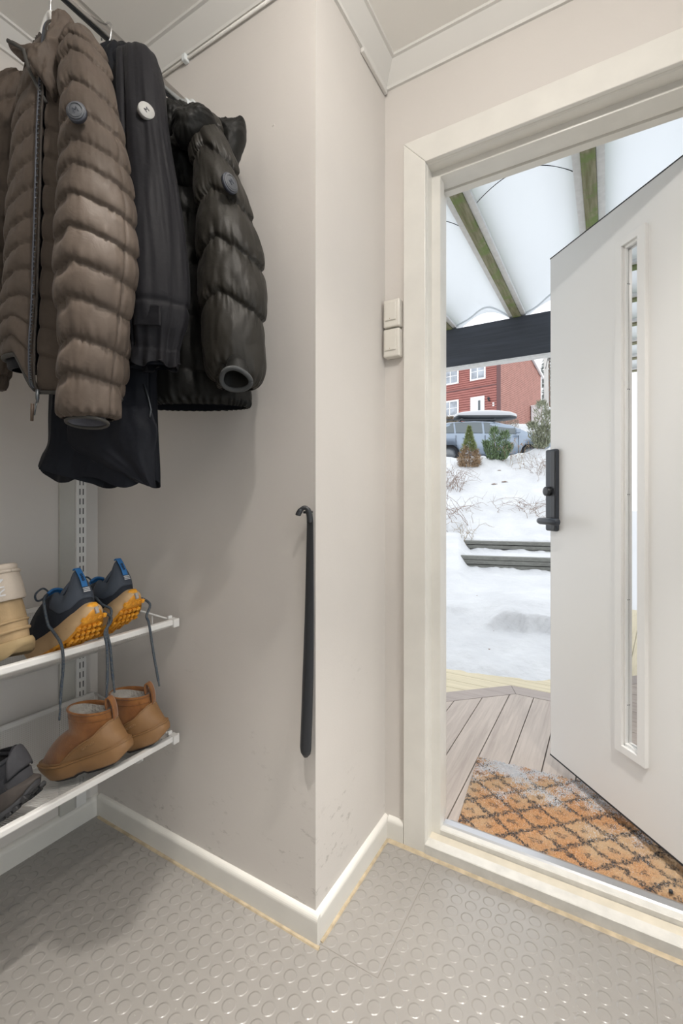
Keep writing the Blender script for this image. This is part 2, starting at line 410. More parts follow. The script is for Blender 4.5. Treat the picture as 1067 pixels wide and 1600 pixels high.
# ---------------------------------------------------------------- shoehorn
def shoehorn():
    o = thing('shoehorn', 'long black shoehorn hanging by its curled top on the closet wall', 'shoehorn', (-.633, YB - .02, .76))
    # blade: gutter-shaped strip
    V = []; nu, nv_ = 13, 60
    for i in range(nv_):
        s = i / (nv_ - 1)
        z = 1.052 - s * .594
        hw = .0085 + .0062 * min(1, s * 1.5) + .001 * s
        if s > .965: hw *= math.sqrt(max(0.02, 1 - ((s - .965) / .037) ** 2))
        if s < .03: hw *= .75 + .25 * s / .03
        xc = -.6245 - .0105 * s - .004 * s * s
        yc = YB - .021 + .004 * math.sin(s * PI)
        dep = .004 + .008 * s
        for k in range(nu):
            u = k / (nu - 1) * 2 - 1
            V.append((xc + u * hw, yc - dep * (1 - u * u) * .9 * (hw / .015), z))
    b = obj('blade', V, grid_faces(nv_, nu, False), M['black'], o, True, True); solid(b, .0028)
    pts = curvepts([(-.6245, YB - .024, 1.030), (-.6245, YB - .026, 1.050), (-.6275, YB - .030, 1.063), (-.634, YB - .034, 1.066), (-.6405, YB - .038, 1.061), (-.6445, YB - .042, 1.052), (-.6455, YB - .043, 1.047)], 24)
    tube('hook', pts, [.0072] * 8 + [.0055] * 8 + [.0068] * 7 + [.004], M['black'], o, 14)
    box('hanging_peg', -.637, -.631, YB - .034, YB, 1.052, 1.058, M['black'], o, bev=.001)
shoehorn()
# small wall marks: a filled screw plug high on the closet wall
pp = P(427, 195, fY(427, YB))
o = obj('wall_plug', *(lambda r: ([(pp.x + .004 * math.cos(a) * r_, YB - h_, pp.z + .004 * math.sin(a) * r_) for r_, h_ in ((1, .0), (.9, .0015)) for a in [k / 12 * 2 * PI for k in range(12)]], grid_faces(2, 12) + [tuple(range(12, 24))]))(0), M['wall'])
tag(o, 'tiny painted-over plug high on the closet wall right of the black puffer jacket', 'wall plug')

# ================================================================ closet: rail, tracks, shelves
RX, RZ = -1.068, 2.238
t = thing('clothes_rail', 'shiny chrome clothes rail across the closet below the ceiling', 'clothes rail', (RX, YB, RZ))
tube('rail', [(RX, -1.0, RZ), (RX, YB - .004, RZ)], .0145, M['chrome'], t, 28)
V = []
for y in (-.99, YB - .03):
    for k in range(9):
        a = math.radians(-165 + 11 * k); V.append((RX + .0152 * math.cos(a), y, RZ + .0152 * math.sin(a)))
ins = obj('dark_reflection_strip', V, grid_faces(2, 9, False), M['gasket'], t, True, True); solid(ins, .001)  # black strip added for the dark reflection along the rail's underside
tube('flange', [(RX, YB - .024, RZ), (RX, YB - .008, RZ), (RX, YB - .006, RZ), (RX, YB, RZ)], [.0185, .0185, .028, .028], M['clear'], t, 28)
tube('flange', [(RX, -1.0, RZ), (RX, -.98, RZ)], [.028, .018], M['clear'], t, 28)
box('support_post', RX - .012, RX + .012, -1.025, -1.0, 0, RZ + .04, M['white_metal'], t)

struct(box('trim_11', XE, XE + .012, .805, .853, .06, 2.40, M['greywood'], bev=.0015))
t = thing('slotted_track', 'white slotted shelving track fixed upright to the rear closet wall', 'shelf track', (XE, .868, .067))
box('track', XE, XE + .020, .853, .886, .067, 2.0, M['white_metal'], t, bev=.001)
sl = []
z = .14
while z < 1.97:
    for y in (.8625, .8735): sl.append((XE + .0195, XE + .0206, y, y + .0030, z, z + .020))
    z += .032
boxes('slot', sl, M['slotdark'], t)

def shelf(zf, zb, zt, label, arm_on=True):
    """zf: front rail height; zb: height of the base's back edge; zt: back rail height"""
    xf, xb, y0, y1 = -1.104, -1.505, -.30, .912
    o = thing('shoe_shelf', label, 'shoe shelf', (xf, .3, zf), 'sloping wire shoe shelves in the closet')
    # front rail: rounded square tube; back rail
    box('front_rail', xf - .010, xf + .006, y0, y1, zf - .010, zf + .006, M['white_metal'], o, bev=.003)
    bk = boxes('back_rail', [(xb - .008, xb + .004, y0, y1, zt - .010, zt + .004), (xb - .003, xb + .001, y0, y1, zb - .004, zb + .002)], M['white_metal'], o, bev=.0015)
    # mesh trough: slopes back from the front rail, then rises to the back rail
    prof = [(xf - .004, zf - .006), (xf - .012, zf - .016)]
    prof += [(xf - .012 + (xb - xf + .022) * k / 8, zf - .016 + (zb - zf + .016) * k / 8) for k in range(1, 9)]
    prof += [(xb, zb + .006), (xb, zt - .006)]
    V = []; ny = 24
    for a, b in prof:
        for k in range(ny): V.append((a, y0 + (y1 - y0 - .006) * k / (ny - 1), b))
    obj('mesh_tray', V, grid_faces(len(prof), ny, False), M['mesh'], o, world=True)
    # triangular side frame at the wall end
    bm = bmesh.new()
    for y in (y1 - .003,):
        tube_bm(bm, [(xf, y, zf), (xb, y, zt)], .0032, 8); tube_bm(bm, [(xf, y, zf - .01), (xb, y, zb)], .0028, 8); tube_bm(bm, [(xb, y, zb), (xb, y, zt)], .0028, 8)
        tube_bm(bm, [(xf - .10, y, zf + (zt - zf) * .25), (xf - .10, y, zf - (zf - zb) * .25 - .008)], .002, 8)
    frombm('side_frame', bm, M['white_metal'], o, True, True)
    boxes('end_cap', [(xf - .014, xf + .012, y1 - .014, y1 + .006, zf - .016, zf + .008), (xf - .003, xf + .003, y1, y1 + .013, zf - .004, zf + .006), (xf - .022, xf - .014, y1 - .012, y1 + .002, zf - .002, zf + .014)], M['white_metal'], o, bev=.002)
    # cantilever arm from the track
    bm = bmesh.new()
    arm = [(XE + .015, zb - .06), (XE + .015, zt - .03), (XE + .03, zt - .02), (XE + .06, zb - .012), (xf - .16, zf - .085), (xf - .095, zf - .055), (xf - .088, zf - .075), (xf - .105, zf - .088), (xf - .16, zf - .098), (XE + .04, zb - .07)]
    if not arm_on: arm = [(XE + .015, zt - .10), (XE + .015, zt - .012), (xb + .004, zt - .012), (xb + .012, zt - .05), (xb + .002, zt - .10)]
    frm = prism('bracket_arm', arm, .864, .870, M['white_metal'], o, axis='y', bev=.001)
    return o
shelf(.727, .565, .752, 'upper white sloping mesh shoe shelf holding the tan shoe and blue running shoes', False)
shelf(.385, .270, .428, 'lower white sloping mesh shoe shelf holding the brown ankle boots')
# ================================================================ porch
def wood_mat(name, c1, c2, grain_axis='Y', rough=.75, gscale=1.0):
    m = mat(name, c1, rough); g = NG(m)
    tc = g.n('TexCoord').outputs['Object']; mp = g.n('Mapping')
    s = {'Y': (30, 1.6, 30), 'X': (1.6, 30, 30), 'Z': (30, 30, 1.6)}[grain_axis]
    mp.inputs['Scale'].default_value = tuple(v * gscale for v in s); g.l(tc, mp.inputs[0])
    n = g.n('TexNoise', i_Scale=1.5, i_Detail=8.0, i_Roughness=.65, i_Distortion=.6); g.l(mp.outputs[0], n.inputs['Vector'])
    c = g.mixc(g.ramp(n.outputs['Fac'], [(.32, 0.), (.68, 1.)]), c1, c2)
    g.l(c, g.b.inputs['Base Color']); g.bump(n.outputs['Fac'], .3, .001)
    return m
M['deck'] = wood_mat('weathered_deck', (.50, .435, .385), (.37, .315, .28))
M['deck_border'] = wood_mat('weathered_deck_border', (.40, .345, .315), (.30, .26, .24), 'X')
M['deck_new'] = wood_mat('pale_new_decking', (.62, .55, .40), (.50, .44, .31), 'X')
M['beam'] = wood_mat('black_stained_beam', (.046, .054, .070), (.028, .033, .045), 'X', .6)
M['algae'] = mat('algae_stained_rafter', (.17, .22, .07), .8)
g = NG(M['algae']); tc = g.n('TexCoord').outputs['Object']
mp = g.n('Mapping'); mp.inputs['Scale'].default_value = (40, 4, 40); g.l(tc, mp.inputs[0])
n = g.n('TexNoise', i_Scale=1.6, i_Detail=8.0); g.l(mp.outputs[0], n.inputs['Vector'])
n2 = g.n('TexNoise', i_Scale=7.0, i_Detail=6.0, i_Roughness=.7); g.l(tc, n2.inputs['Vector'])
cc = g.mixc(g.ramp(n.outputs['Fac'], [(.35, 0.), (.65, 1.)]), (.16, .16, .08), (.30, .29, .20))
cc = g.mixc(g.ramp(n2.outputs['Fac'], [(.48, 0.), (.60, 1.)]), cc, (.17, .23, .08)); g.l(cc, g.b.inputs['Base Color'])
M['white_alu'] = mat('white_glazing_bar', (.74, .75, .76), .5, var=.12, vscale=40)
def poly_mat():
    m = bpy.data.materials.new('opal_polycarbonate'); m.use_nodes = True; nt = m.node_tree; nt.nodes.clear()
    o = nt.nodes.new('ShaderNodeOutputMaterial'); a = nt.nodes.new('ShaderNodeBsdfTranslucent'); b = nt.nodes.new('ShaderNodeBsdfPrincipled'); mx = nt.nodes.new('ShaderNodeMixShader')
    a.inputs[0].default_value = (.84, .86, .88, 1); b.inputs['Base Color'].default_value = (.78, .80, .81, 1); b.inputs['Roughness'].default_value = .22
    mx.inputs[0].default_value = .30
    nt.links.new(a.outputs[0], mx.inputs[1]); nt.links.new(b.outputs[0], mx.inputs[2]); nt.links.new(mx.outputs[0], o.inputs[0]); return m
M['opal'] = poly_mat()

ZD = -.030
AP = (-.502, 2.856)
def clip(poly, a, b, c):      # keep a*x+b*y<=c
    out = []
    for i in range(len(poly)):
        p, q = poly[i], poly[(i + 1) % len(poly)]
        dp, dq = a * p[0] + b * p[1] - c, a * q[0] + b * q[1] - c
        if dp <= 0: out.append(p)
        if dp * dq < 0:
            t = dp / (dp - dq); out.append((p[0] + (q[0] - p[0]) * t, p[1] + (q[1] - p[1]) * t))
    return out
bm = bmesh.new()
def slab(bm, poly, z0, z1):
    if len(poly) < 3: return
    v0 = [bm.verts.new((x, y, z0)) for x, y in poly]; v1 = [bm.verts.new((x, y, z1)) for x, y in poly]
    bm.faces.new(v0[::-1]); bm.faces.new(v1)
    for i in range(len(poly)): bm.faces.new((v0[i], v0[(i + 1) % len(poly)], v1[(i + 1) % len(poly)], v1[i]))
k_ = .955; lim = AP[1] - k_ * AP[0]           # outer line: y - k x <= lim
BW = .112
for i in range(-14, 14):
    x0 = -.485 + .1246 * i + .0022; x1 = x0 + .1246 - .0044
    p = [(x0, YD + .15), (x1, YD + .15), (x1, AP[1] - BW), (x0, AP[1] - BW)]
    p = clip(p, -k_, 1, lim - BW * math.sqrt(1 + k_ * k_))
    slab(bm, p, ZD - .028, ZD)
bmesh.ops.recalc_face_normals(bm, faces=bm.faces)
struct(frombm('path_deck', bm, M['deck']))
bm = bmesh.new()
q = .003
ix = (AP[0] + BW * (1 - math.sqrt(1 + k_ * k_)) / -k_ * -1)
ixx = AP[0] + BW * (math.sqrt(1 + k_ * k_) - 1) / k_
slab(bm, [(AP[0] + q, AP[1]), (1.3, AP[1]), (1.3, AP[1] - BW + q), (ixx + q, AP[1] - BW + q)], ZD - .028, ZD + .001)
L_ = 1.45
slab(bm, [(AP[0], AP[1]), (ixx, AP[1] - BW + q), (ixx - L_, AP[1] - BW - L_ * k_ + q), (AP[0] - L_, AP[1] - L_ * k_)], ZD - .028, ZD + .001)
slab(bm, [(AP[0] - .002, AP[1] - .012), (1.3, AP[1] - .012), (1.3, AP[1] - .03), (AP[0], AP[1] - .03)], ZD - .16, ZD - .028)
slab(bm, [(AP[0], AP[1] - .02), (AP[0], AP[1] - .04), (AP[0] - L_, AP[1] - L_ * k_ - .04), (AP[0] - L_, AP[1] - L_ * k_ - .02)], ZD - .16, ZD - .028)
bmesh.ops.recalc_face_normals(bm, faces=bm.faces)
struct(frombm('path_border', bm, M['deck_border']))
struct(boxes('path_lower', [(-4.2, 1.6, 1.55 + .118 * i, 1.55 + .118 * (i + 1) - .004, -.190, -.162) for i in range(0, 24)], M['deck_new']))

# doormat
def doormat_material():
    m = mat('coir', (.42, .20, .07), .95); g = NG(m)
    tc = g.n('TexCoord').outputs['Object']
    nd = g.n('TexNoise', i_Scale=60.0, i_Detail=4.0); g.l(tc, nd.inputs['Vector'])
    sp = g.n('SeparateXYZ'); g.l(tc, sp.inputs[0])
    jx = g.math('MULTIPLY', g.math('SUBTRACT', nd.outputs['Fac'], .5), .060)
    a = g.math('DIVIDE', g.math('ADD', g.math('ADD', g.math('MULTIPLY', sp.outputs['X'], .80), sp.outputs['Y']), jx), .118)
    b = g.math('DIVIDE', g.math('ADD', g.math('SUBTRACT', g.math('MULTIPLY', sp.outputs['X'], .80), sp.outputs['Y']), jx), .118)
    fa = g.math('ABSOLUTE', g.math('SUBTRACT', g.math('FRACT', g.math('ADD', a, 20.0)), .5)); fb = g.math('ABSOLUTE', g.math('SUBTRACT', g.math('FRACT', g.math('ADD', b, 20.0)), .5))
    line = g.ramp(g.math('MAXIMUM', fa, fb), [(.385, 0.), (.45, 1.)])
    dot = g.ramp(g.math('ADD', fa, fb), [(.04, .3), (.07, 1.), (.14, 1.), (.20, 0.)])
    n3 = g.n('TexNoise', i_Scale=160.0, i_Detail=2.0); g.l(tc, n3.inputs['Vector'])
    brk = g.ramp(n3.outputs['Fac'], [(.42, 0.), (.55, 1.)])
    dark = g.math('MULTIPLY', g.math('MAXIMUM', line, g.math('MULTIPLY', dot, .8)), g.math('ADD', g.math('MULTIPLY', brk, .55), .42))
    n4 = g.n('TexNoise', i_Scale=230.0, i_Detail=5.0, i_Roughness=.7); g.l(tc, n4.inputs['Vector'])
    n5 = g.n('TexNoise', i_Scale=6.0, i_Detail=3.0); g.l(tc, n5.inputs['Vector'])
    c = g.mixc(g.ramp(n4.outputs['Fac'], [(.3, 0.), (.7, 1.)]), (.30, .125, .042), (.78, .46, .24))
    c = g.mixc(g.ramp(n5.outputs['Fac'], [(.42, 0.), (.62, .75)]), c, (.56, .42, .27))
    c = g.mixc(dark, c, (.045, .045, .05))
    # wind-blown snow, thickest at the far edge
    n6 = g.n('TexNoise', i_Scale=9.0, i_Detail=5.0, i_Roughness=.6); g.l(tc, n6.inputs['Vector'])
    n7 = g.n('TexNoise', i_Scale=230.0, i_Detail=2.0); g.l(tc, n7.inputs['Vector'])
    edge = g.math('MULTIPLY', g.math('ADD', sp.outputs['Y'], .06), .9)
    den = g.math('ADD', g.math('ADD', n6.outputs['Fac'], g.math('MAXIMUM', edge, -.07)), g.math('MULTIPLY', g.math('SUBTRACT', n7.outputs['Fac'], .5), .75))
    c = g.mixc(g.ramp(den, [(.66, 0.), (.76, .9)]), c, (.62, .64, .68))
    n8 = g.n('TexNoise', i_Scale=330.0, i_Detail=1.0); g.l(tc, n8.inputs['Vector'])
    c = g.mixc(g.ramp(n8.outputs['Fac'], [(.69, 0.), (.72, .9)]), c, (.60, .62, .66))
    g.l(c, g.b.inputs['Base Color']); g.bump(g.math('ADD', n4.outputs['Fac'], nd.outputs['Fac']), 1.0, .004)
    return m
M['coir'] = doormat_material()
mt = thing('doormat', 'brown coir doormat with black diamond pattern and blown snow outside the door', 'doormat', (-.07, 1.775, ZD + .001), rot=(0, 0, math.radians(5)))
V = []; nx, ny = 330, 200
for j in range(ny):
    for i in range(nx):
        x = -.395 + .79 * i / (nx - 1); y = -.24 + .48 * j / (ny - 1)
        e = min(1, min(i, nx - 1 - i, j, ny - 1 - j) / 1.5)
        V.append((x + nz(y * 60, i) * .0015 * (1 - e), y + nz(x * 60, j) * .0015 * (1 - e), (.012 + .007 * nz(x * 190, y * 190) + .004 * nz(x * 75, y * 75)) * e + .002 * (1 - e)))
pile = obj('coir_pile', V, grid_faces(ny, nx, False), M['coir'], mt, True)
box('rubber_backing', -.390, .390, -.236, .236, 0, .003, M['gasket'], mt, world=False)
# small pebble on the mat
def blob(name, c, r, mt_, parent=None, sq=(1, 1, 1), nse=.25, seed=0.0, sub=2, world=True):
    bm = bmesh.new(); bmesh.ops.create_icosphere(bm, subdivisions=sub, radius=1.0)
    for v in bm.verts:
        d = 1 + nse * nz(v.co.x * 1.7 + seed, v.co.y * 1.7, v.co.z * 1.7)
        v.co = Vector((c[0] + v.co.x * d * r * sq[0], c[1] + v.co.y * d * r * sq[1], c[2] + v.co.z * d * r * sq[2]))
    return frombm(name, bm, mt_, parent, True, world)
pb = P(1048, 1364, fY(1048, 1.56)); pb.z = ZD + .022
tag(blob('pebble', pb, .006, M['black'], seed=3), 'small black pebble lying on the near right part of the coir doormat', 'pebble')

# roof over the porch
ZB = 2.02
YBm = 3.184
bmn = thing('porch_beam', 'thick black stained beam carrying the front of the porch roof', 'beam', (0, YBm + .03, ZB + .13))
bmn['kind'] = 'structure'
bx = box('beam', -3.4, 2.2, YBm, YBm + .07, ZB, ZB + .268, M['beam'], bmn, bev=.004)
box('drip_edge', -3.4, 2.2, YBm - .003, YBm + .073, ZB - .012, ZB, M['white_alu'], bmn)
boxes('post', [(-3.3, -3.2, YBm, YBm + .1, -.19, ZB - .012), (2.0, 2.1, YBm, YBm + .1, -.19, ZB - .012)], M['beam'], bmn)
RXs = [-.983 - .46 * k for k in range(5, 0, -1)] + [-.983, -.523, -.0616, .40, .86, 1.32, 1.78]
ZR = ZB + .268
for i, x in enumerate(RXs):
    vis = {-.523: 'algae-stained green rafter of the porch roof running above the left edge of the doorway', -.0616: 'algae-stained green rafter of the porch roof above the top edge of the open door'}.get(x, 'algae-stained green rafter of the porch roof outside the doorway view')
    o = thing('porch_rafter', vis, 'rafter', (x, 2.3, ZR), 'rafters of the porch roof')
    box('rafter', x - .0235, x + .0235, YD + .15, YBm + .10, ZR, ZR + .10, M['algae'], o, bev=.002)
    boxes('glazing_bar', [(x - .052, x - .0240, YD + .15, YBm + .11, ZR + .012, ZR + .030), (x + .0240, x + .052, YD + .15, YBm + .11, ZR + .012, ZR + .030)], M['white_alu'], o, bev=.002)
    if i:
        x0, x1 = RXs[i - 1] + .040, x - .040
        V = []; na, ny = 25, 30
        for j in range(ny):
            y = YD + .155 + (YBm + .13 - YD - .155) * j / (ny - 1)
            for k in range(na):
                a = k / (na - 1); V.append((x0 + (x1 - x0) * a, y, ZR + .020 + .100 * math.sin(PI * a) ** .85 * (1 - .15 * (1 - j / ny)) + .006 * nz(a * 3, y * 2, i)))
        lab = {6: 'white domed roof panel over the porch at the left side of the doorway', 7: 'white domed roof panel over the porch between the two green rafters', 8: 'white domed roof panel over the porch above the open door'}.get(i, 'white domed roof panel of the porch outside the doorway view')
        r = thing('roof_panel', lab, 'roof panel', ((x0 + x1) / 2, 2.3, ZR + .02), 'domed porch roof panels')
        sh = obj('sheet', V, grid_faces(ny, na, False), M['opal'], r, True, True); solid(sh, .003, 1)
        # rolled front lip of the sheet at the beam, and a seam wire across
        lip = [Vector((x0 + (x1 - x0) * a, YBm + .02 + .02 * math.sin(a * 9), ZR + .012 + (.085 - .018 * math.sin(a * 7 + i)) * math.sin(PI * a) ** .8)) for a in np.linspace(0, 1, 24)]
        if i in (6, 7, 8): tube('front_lip', lip, .006, M['opal'], r, 8)
        ys = 1.915 if i != 6 else 2.05
        sm = [Vector((x0 + (x1 - x0) * a, ys, ZR + .0185 + .100 * math.sin(PI * a) ** .85 * (1 - .15 * (1 - (ys - 1.5) / 1.8)) - .003)) for a in np.linspace(.02, .98, 24)]
        if i in (6, 7): tube('seam', sm, .0016, M['gasket'], r, 6)

# ================================================================ snow ground
M['snow'] = mat('snow', (.575, .585, .60), .75, bump=.8, bscale=14, bdist=.02, col2=(.51, .52, .54), vscale=2.6)
M['snow_far'] = mat('snow_beyond', (.59, .60, .615), .8)
M['sleeper'] = wood_mat('grey_sleeper', (.20, .205, .185), (.12, .12, .11), 'X')
prof = [(0, -.30), (2.9, -.24), (3.17, -.17), (3.32, -.140), (3.6, -.115), (3.92, -.065), (4.25, .03), (5.2, .10), (6.04, .145), (6.10, .15), (6.22, .275), (6.80, .295), (6.86, .31), (6.97, .455), (7.3, .51), (9.0, 1.28), (10.5, 1.97), (11.1, 2.08), (14.0, 2.13), (18.0, 2.3), (21.0, 3.3), (27.0, 5.45), (36.0, 5.8), (60.0, 9.0), (90.0, 16.0)]
pf = [p[0] for p in prof]; pz = [p[1] for p in prof]
def sstep(a, b, x):
    t = min(1, max(0, (x - a) / (b - a))); return t * t * (3 - 2 * t)
def ground(R, F):
    b = R / max(F, .1)
    Fp = (F + .263 * R) / 1.09
    wob = .05 * fbm(R * .9, F * .9) if Fp < 5.8 else .0
    z = float(np.interp(Fp + wob, pf, pz))
    # left of the timber steps the snow is one smooth bank
    bl = 1 - sstep(.255, .285, b + .006 * nz(F * 2, 3))
    if 4.2 < Fp < 7.6:
        zs = .03 + (.51 - .03) * sstep(4.2, 7.6, Fp) ** .9 + .10 * math.exp(-((Fp - 6.6) / .45) ** 2)
        z = z * (1 - bl) + zs * bl
    # icy ledge shovelled up in front, right half
    lr = sstep(.30, .36, b)
    z += .12 * lr * sstep(3.96, 4.01, Fp + .10 * nz(R * 3, 1.0) + .04 * nz(R * 11, 2.0)) * (1 - sstep(4.1, 5.3, Fp))
    z += .03 * (1 - lr) * sstep(3.9, 4.4, Fp) * (1 - sstep(4.4, 5.2, Fp))
    # cornice-like fluff along the step edges
    for fe, h in ((6.04, .030), (6.80, .030)):
        z += h * (1 - bl) * math.exp(-((Fp - fe) / .09) ** 2) * (.5 + 1.1 * nz(R * 5, fe) + .6 * nz(R * 13, fe))
    am = .018 + .05 * sstep(7.0, 8.5, Fp)
    z += am * fbm(R * 1.6, F * 1.6) + .010 * fbm(R * 6, F * 6)
    if Fp > 9.3 and Fp < 12:      # lumpy crest
        z += .10 * fbm(R * 2.2, F * .8, 5) * math.exp(-((Fp - 10.6) / .8) ** 2)
    z += .22 * math.exp(-((b - .455) / .05) ** 2 - ((Fp - 10.4) / .9) ** 2)
    return z
V = []; nb, nf = 300, 420
Fs = []
f = 2.75
while f < 85:
    Fs.append(f); f += .02 + .010 * max(0, f - 3.0) * (1 if f < 7.4 else 1.6) * .5 if f > 7.4 or f < 5.7 else .014
for f in Fs:
    for k in range(nb):
        u = k / (nb - 1)
        b = -.25 + 1.5 * u
        # concentrate samples on the visible bearings
        b = .36 + (u - .36) * (.55 + 3.2 * (u - .36) ** 2)
        R = b * f; p = RF(R, f); V.append((p.x, p.y, ground(R, f)))
struct(obj('terrain_snow', V, grid_faces(len(Fs), nb, False), M['snow'], None, True))
struct(boxes('ground_snow', [(-60, 60, 1.52, 2.4, -.5, -.40), (-60, 60, 2.4, 60, -.8, -.42)], M['snow_far']))

# timber steps: stacked sleepers
def sleepers(Fp0, zs, b0, label):
    e = RF(.967, -.254).normalized(); d = Vector((-e.y, e.x, 0))
    R0 = b0 * Fp0 * 1.09 / (1 + .263 * b0); Fq = R0 / b0
    o = thing('retaining_timber_step', label, 'retaining step', tuple(RF(R0, Fq, zs[0])), 'weathered timber steps in the snow bank')
    for i, z in enumerate(zs):
        a = -.05 * i * 0 + (.03 if i % 2 else 0)
        Mx = Matrix.Translation(RF(R0, Fq, 0)) @ Matrix(((e.x, d.x, 0, 0), (e.y, d.y, 0, 0), (0, 0, 1, 0), (0, 0, 0, 1)))
        box('sleeper', a - .01 * i, 4.2, -.01 * (i % 2), .09, z, z + .052, M['sleeper'], o, bev=.006, M=Mx)
sleepers(6.06, [.02, .080, .140, .200, .2555], .262, 'lower grey timber step half buried at the foot of the snow bank')
sleepers(6.83, [.20, .262, .324, .386], .262, 'upper grey timber step half buried below the snowy slope')

# ================================================================ plants
def plant_mat(n_, c, v=.5): return mat(n_, c, .85, var=v, vscale=16)
M['twig'] = mat('dry_twigs', (.24, .17, .13), .85); M['twig2'] = mat('pale_dry_stalks', (.33, .26, .17), .85)
M['n_green'] = plant_mat('spruce_green', (.26, .31, .12)); M['n_brown'] = plant_mat('browned_needles', (.40, .28, .17)); M['n_pine'] = plant_mat('pine_green', (.19, .27, .14)); M['n_mix'] = plant_mat('grey_green_needles', (.30, .32, .22))
def needles(name, pts, mt_, parent, size, wf=.11):
    V = []; Fc = []
    for c, d, s in pts:
        d = d.normalized(); w = d.orthogonal().normalized() * s * wf; w.rotate(Matrix.Rotation(random.uniform(0, 6.3), 3, d))
        i = len(V); V += [c - w, c + w, c + d * s]; Fc.append((i, i + 1, i + 2))
    return obj(name, V, Fc, mt_, parent, world=True)
def snowclumps(parent, spots):
    bm = bmesh.new()
    for c, r in spots:
        q_ = bmesh.ops.create_icosphere(bm, subdivisions=1, radius=r)
        for v in q_['verts']: v.co = Vector((v.co.x, v.co.y, v.co.z * .55)) * (1 + .3 * nz(v.co.x * 90, v.co.y * 90, c.x * 9)) + c
    r_ = frombm('snow', bm, M['snow_far'], parent, True, True); r_['kind'] = 'stuff'; return r_
def cone_bush(base, h, r, n, label, split=.45):
    o = thing('cone_conifer', label, 'conifer', tuple(base))
    tube('trunk', [base - UP * .1, base + UP * h * .9], [.02, .005], M['twig'], o, 6)
    lo, hi, sn = [], [], []
    for k in range(n):
        t = random.random() ** 1.35; a = random.uniform(0, 2 * PI)
        prof_ = (1 - t) ** 1.15 if t > .2 else (.82 + .18 * t / .2) * (.8 ** 1.15)
        rr = r * prof_ * (random.uniform(.45, 1.0)) * (1 + .12 * nz(a * 1.5, t * 6))
        c = base + UP * (t * h) + Vector((math.cos(a), math.sin(a), 0)) * rr
        d = Vector((math.cos(a), math.sin(a), random.uniform(.3, 1.4))) + Vector([random.uniform(-.4, .4) for _ in range(3)])
        (hi if t > split + .2 * nz(a, 2) + random.uniform(-.06, .06) else lo).append((c, d, random.uniform(.04, .08)))
        if random.random() < .018: sn.append((c + UP * .01, random.uniform(.008, .02)))
    needles('brown_foliage', lo, M['n_brown'], o, .06); needles('green_tip', hi, M['n_green'], o, .06); snowclumps(o, sn)
def pine_bush(base, stems, n, label, mt_, lean=0.0, sn_p=.012, L=.10):
    o = thing('pine_shrub', label, 'shrub', tuple(base))
    pts, sn = [], []
    bm = bmesh.new()
    for (dx, h, wd) in stems:
        top = base + RT * (dx + lean * h) + UP * h + FW * random.uniform(-.08, .08)
        tube_bm(bm, [base + RT * dx * .4 - UP * .05, base + RT * dx * .85 + UP * h * .45, top], [.012, .009, .003], 6)
        for k in range(n):
            t = random.random(); c0 = (base + RT * dx * (.4 + .6 * t) + UP * h * t).lerp(top, t * t)
            a = random.uniform(0, 2 * PI); q_ = wd * (.35 + .65 * math.sin(PI * min(1, t * .85 + .12))) * random.uniform(.1, 1) ** .7 * (1 + .35 * nz(t * 7, a, dx * 5))
            c = c0 + Vector((math.cos(a), math.sin(a), 0)) * q_ + UP * random.uniform(-.03, .03)
            d = Vector((math.cos(a) * .5, math.sin(a) * .5, 1.0)) + Vector([random.uniform(-.5, .5) for _ in range(3)])
            pts.append((c, d, random.uniform(.6, 1.1) * L))
            if random.random() < sn_p: sn.append((c, random.uniform(.008, .022)))
    frombm('stem', bm, M['twig'], o, True, True)
    needles('foliage', pts, mt_, o, .07)
    if sn: snowclumps(o, sn)
def gp(x, f, dz=0.0):
    R = (x - CX) / FPX * f; return RF(R, f, ground(R, f) + dz)
cone_bush(gp(733, 10.3, -.06), .92, .34, 5200, 'cone-shaped conifer, green at the tip and browned below, on the crest of the snow bank')
pine_bush(gp(776, 10.5, -.02), [(-.25, .38, .11), (-.05, .70, .11), (.19, .60, .14), (.31, .32, .11)], 700, 'bushy green dwarf pine in front of the blue car doors', M['n_pine'])
pine_bush(gp(845, 10.2, .0), [(-.18, .55, .13), (.03, 1.02, .17), (.17, .80, .16), (.10, .45, .18)], 620, 'tall grey-green shrub at the edge of the open door', M['n_mix'], sn_p=.03)
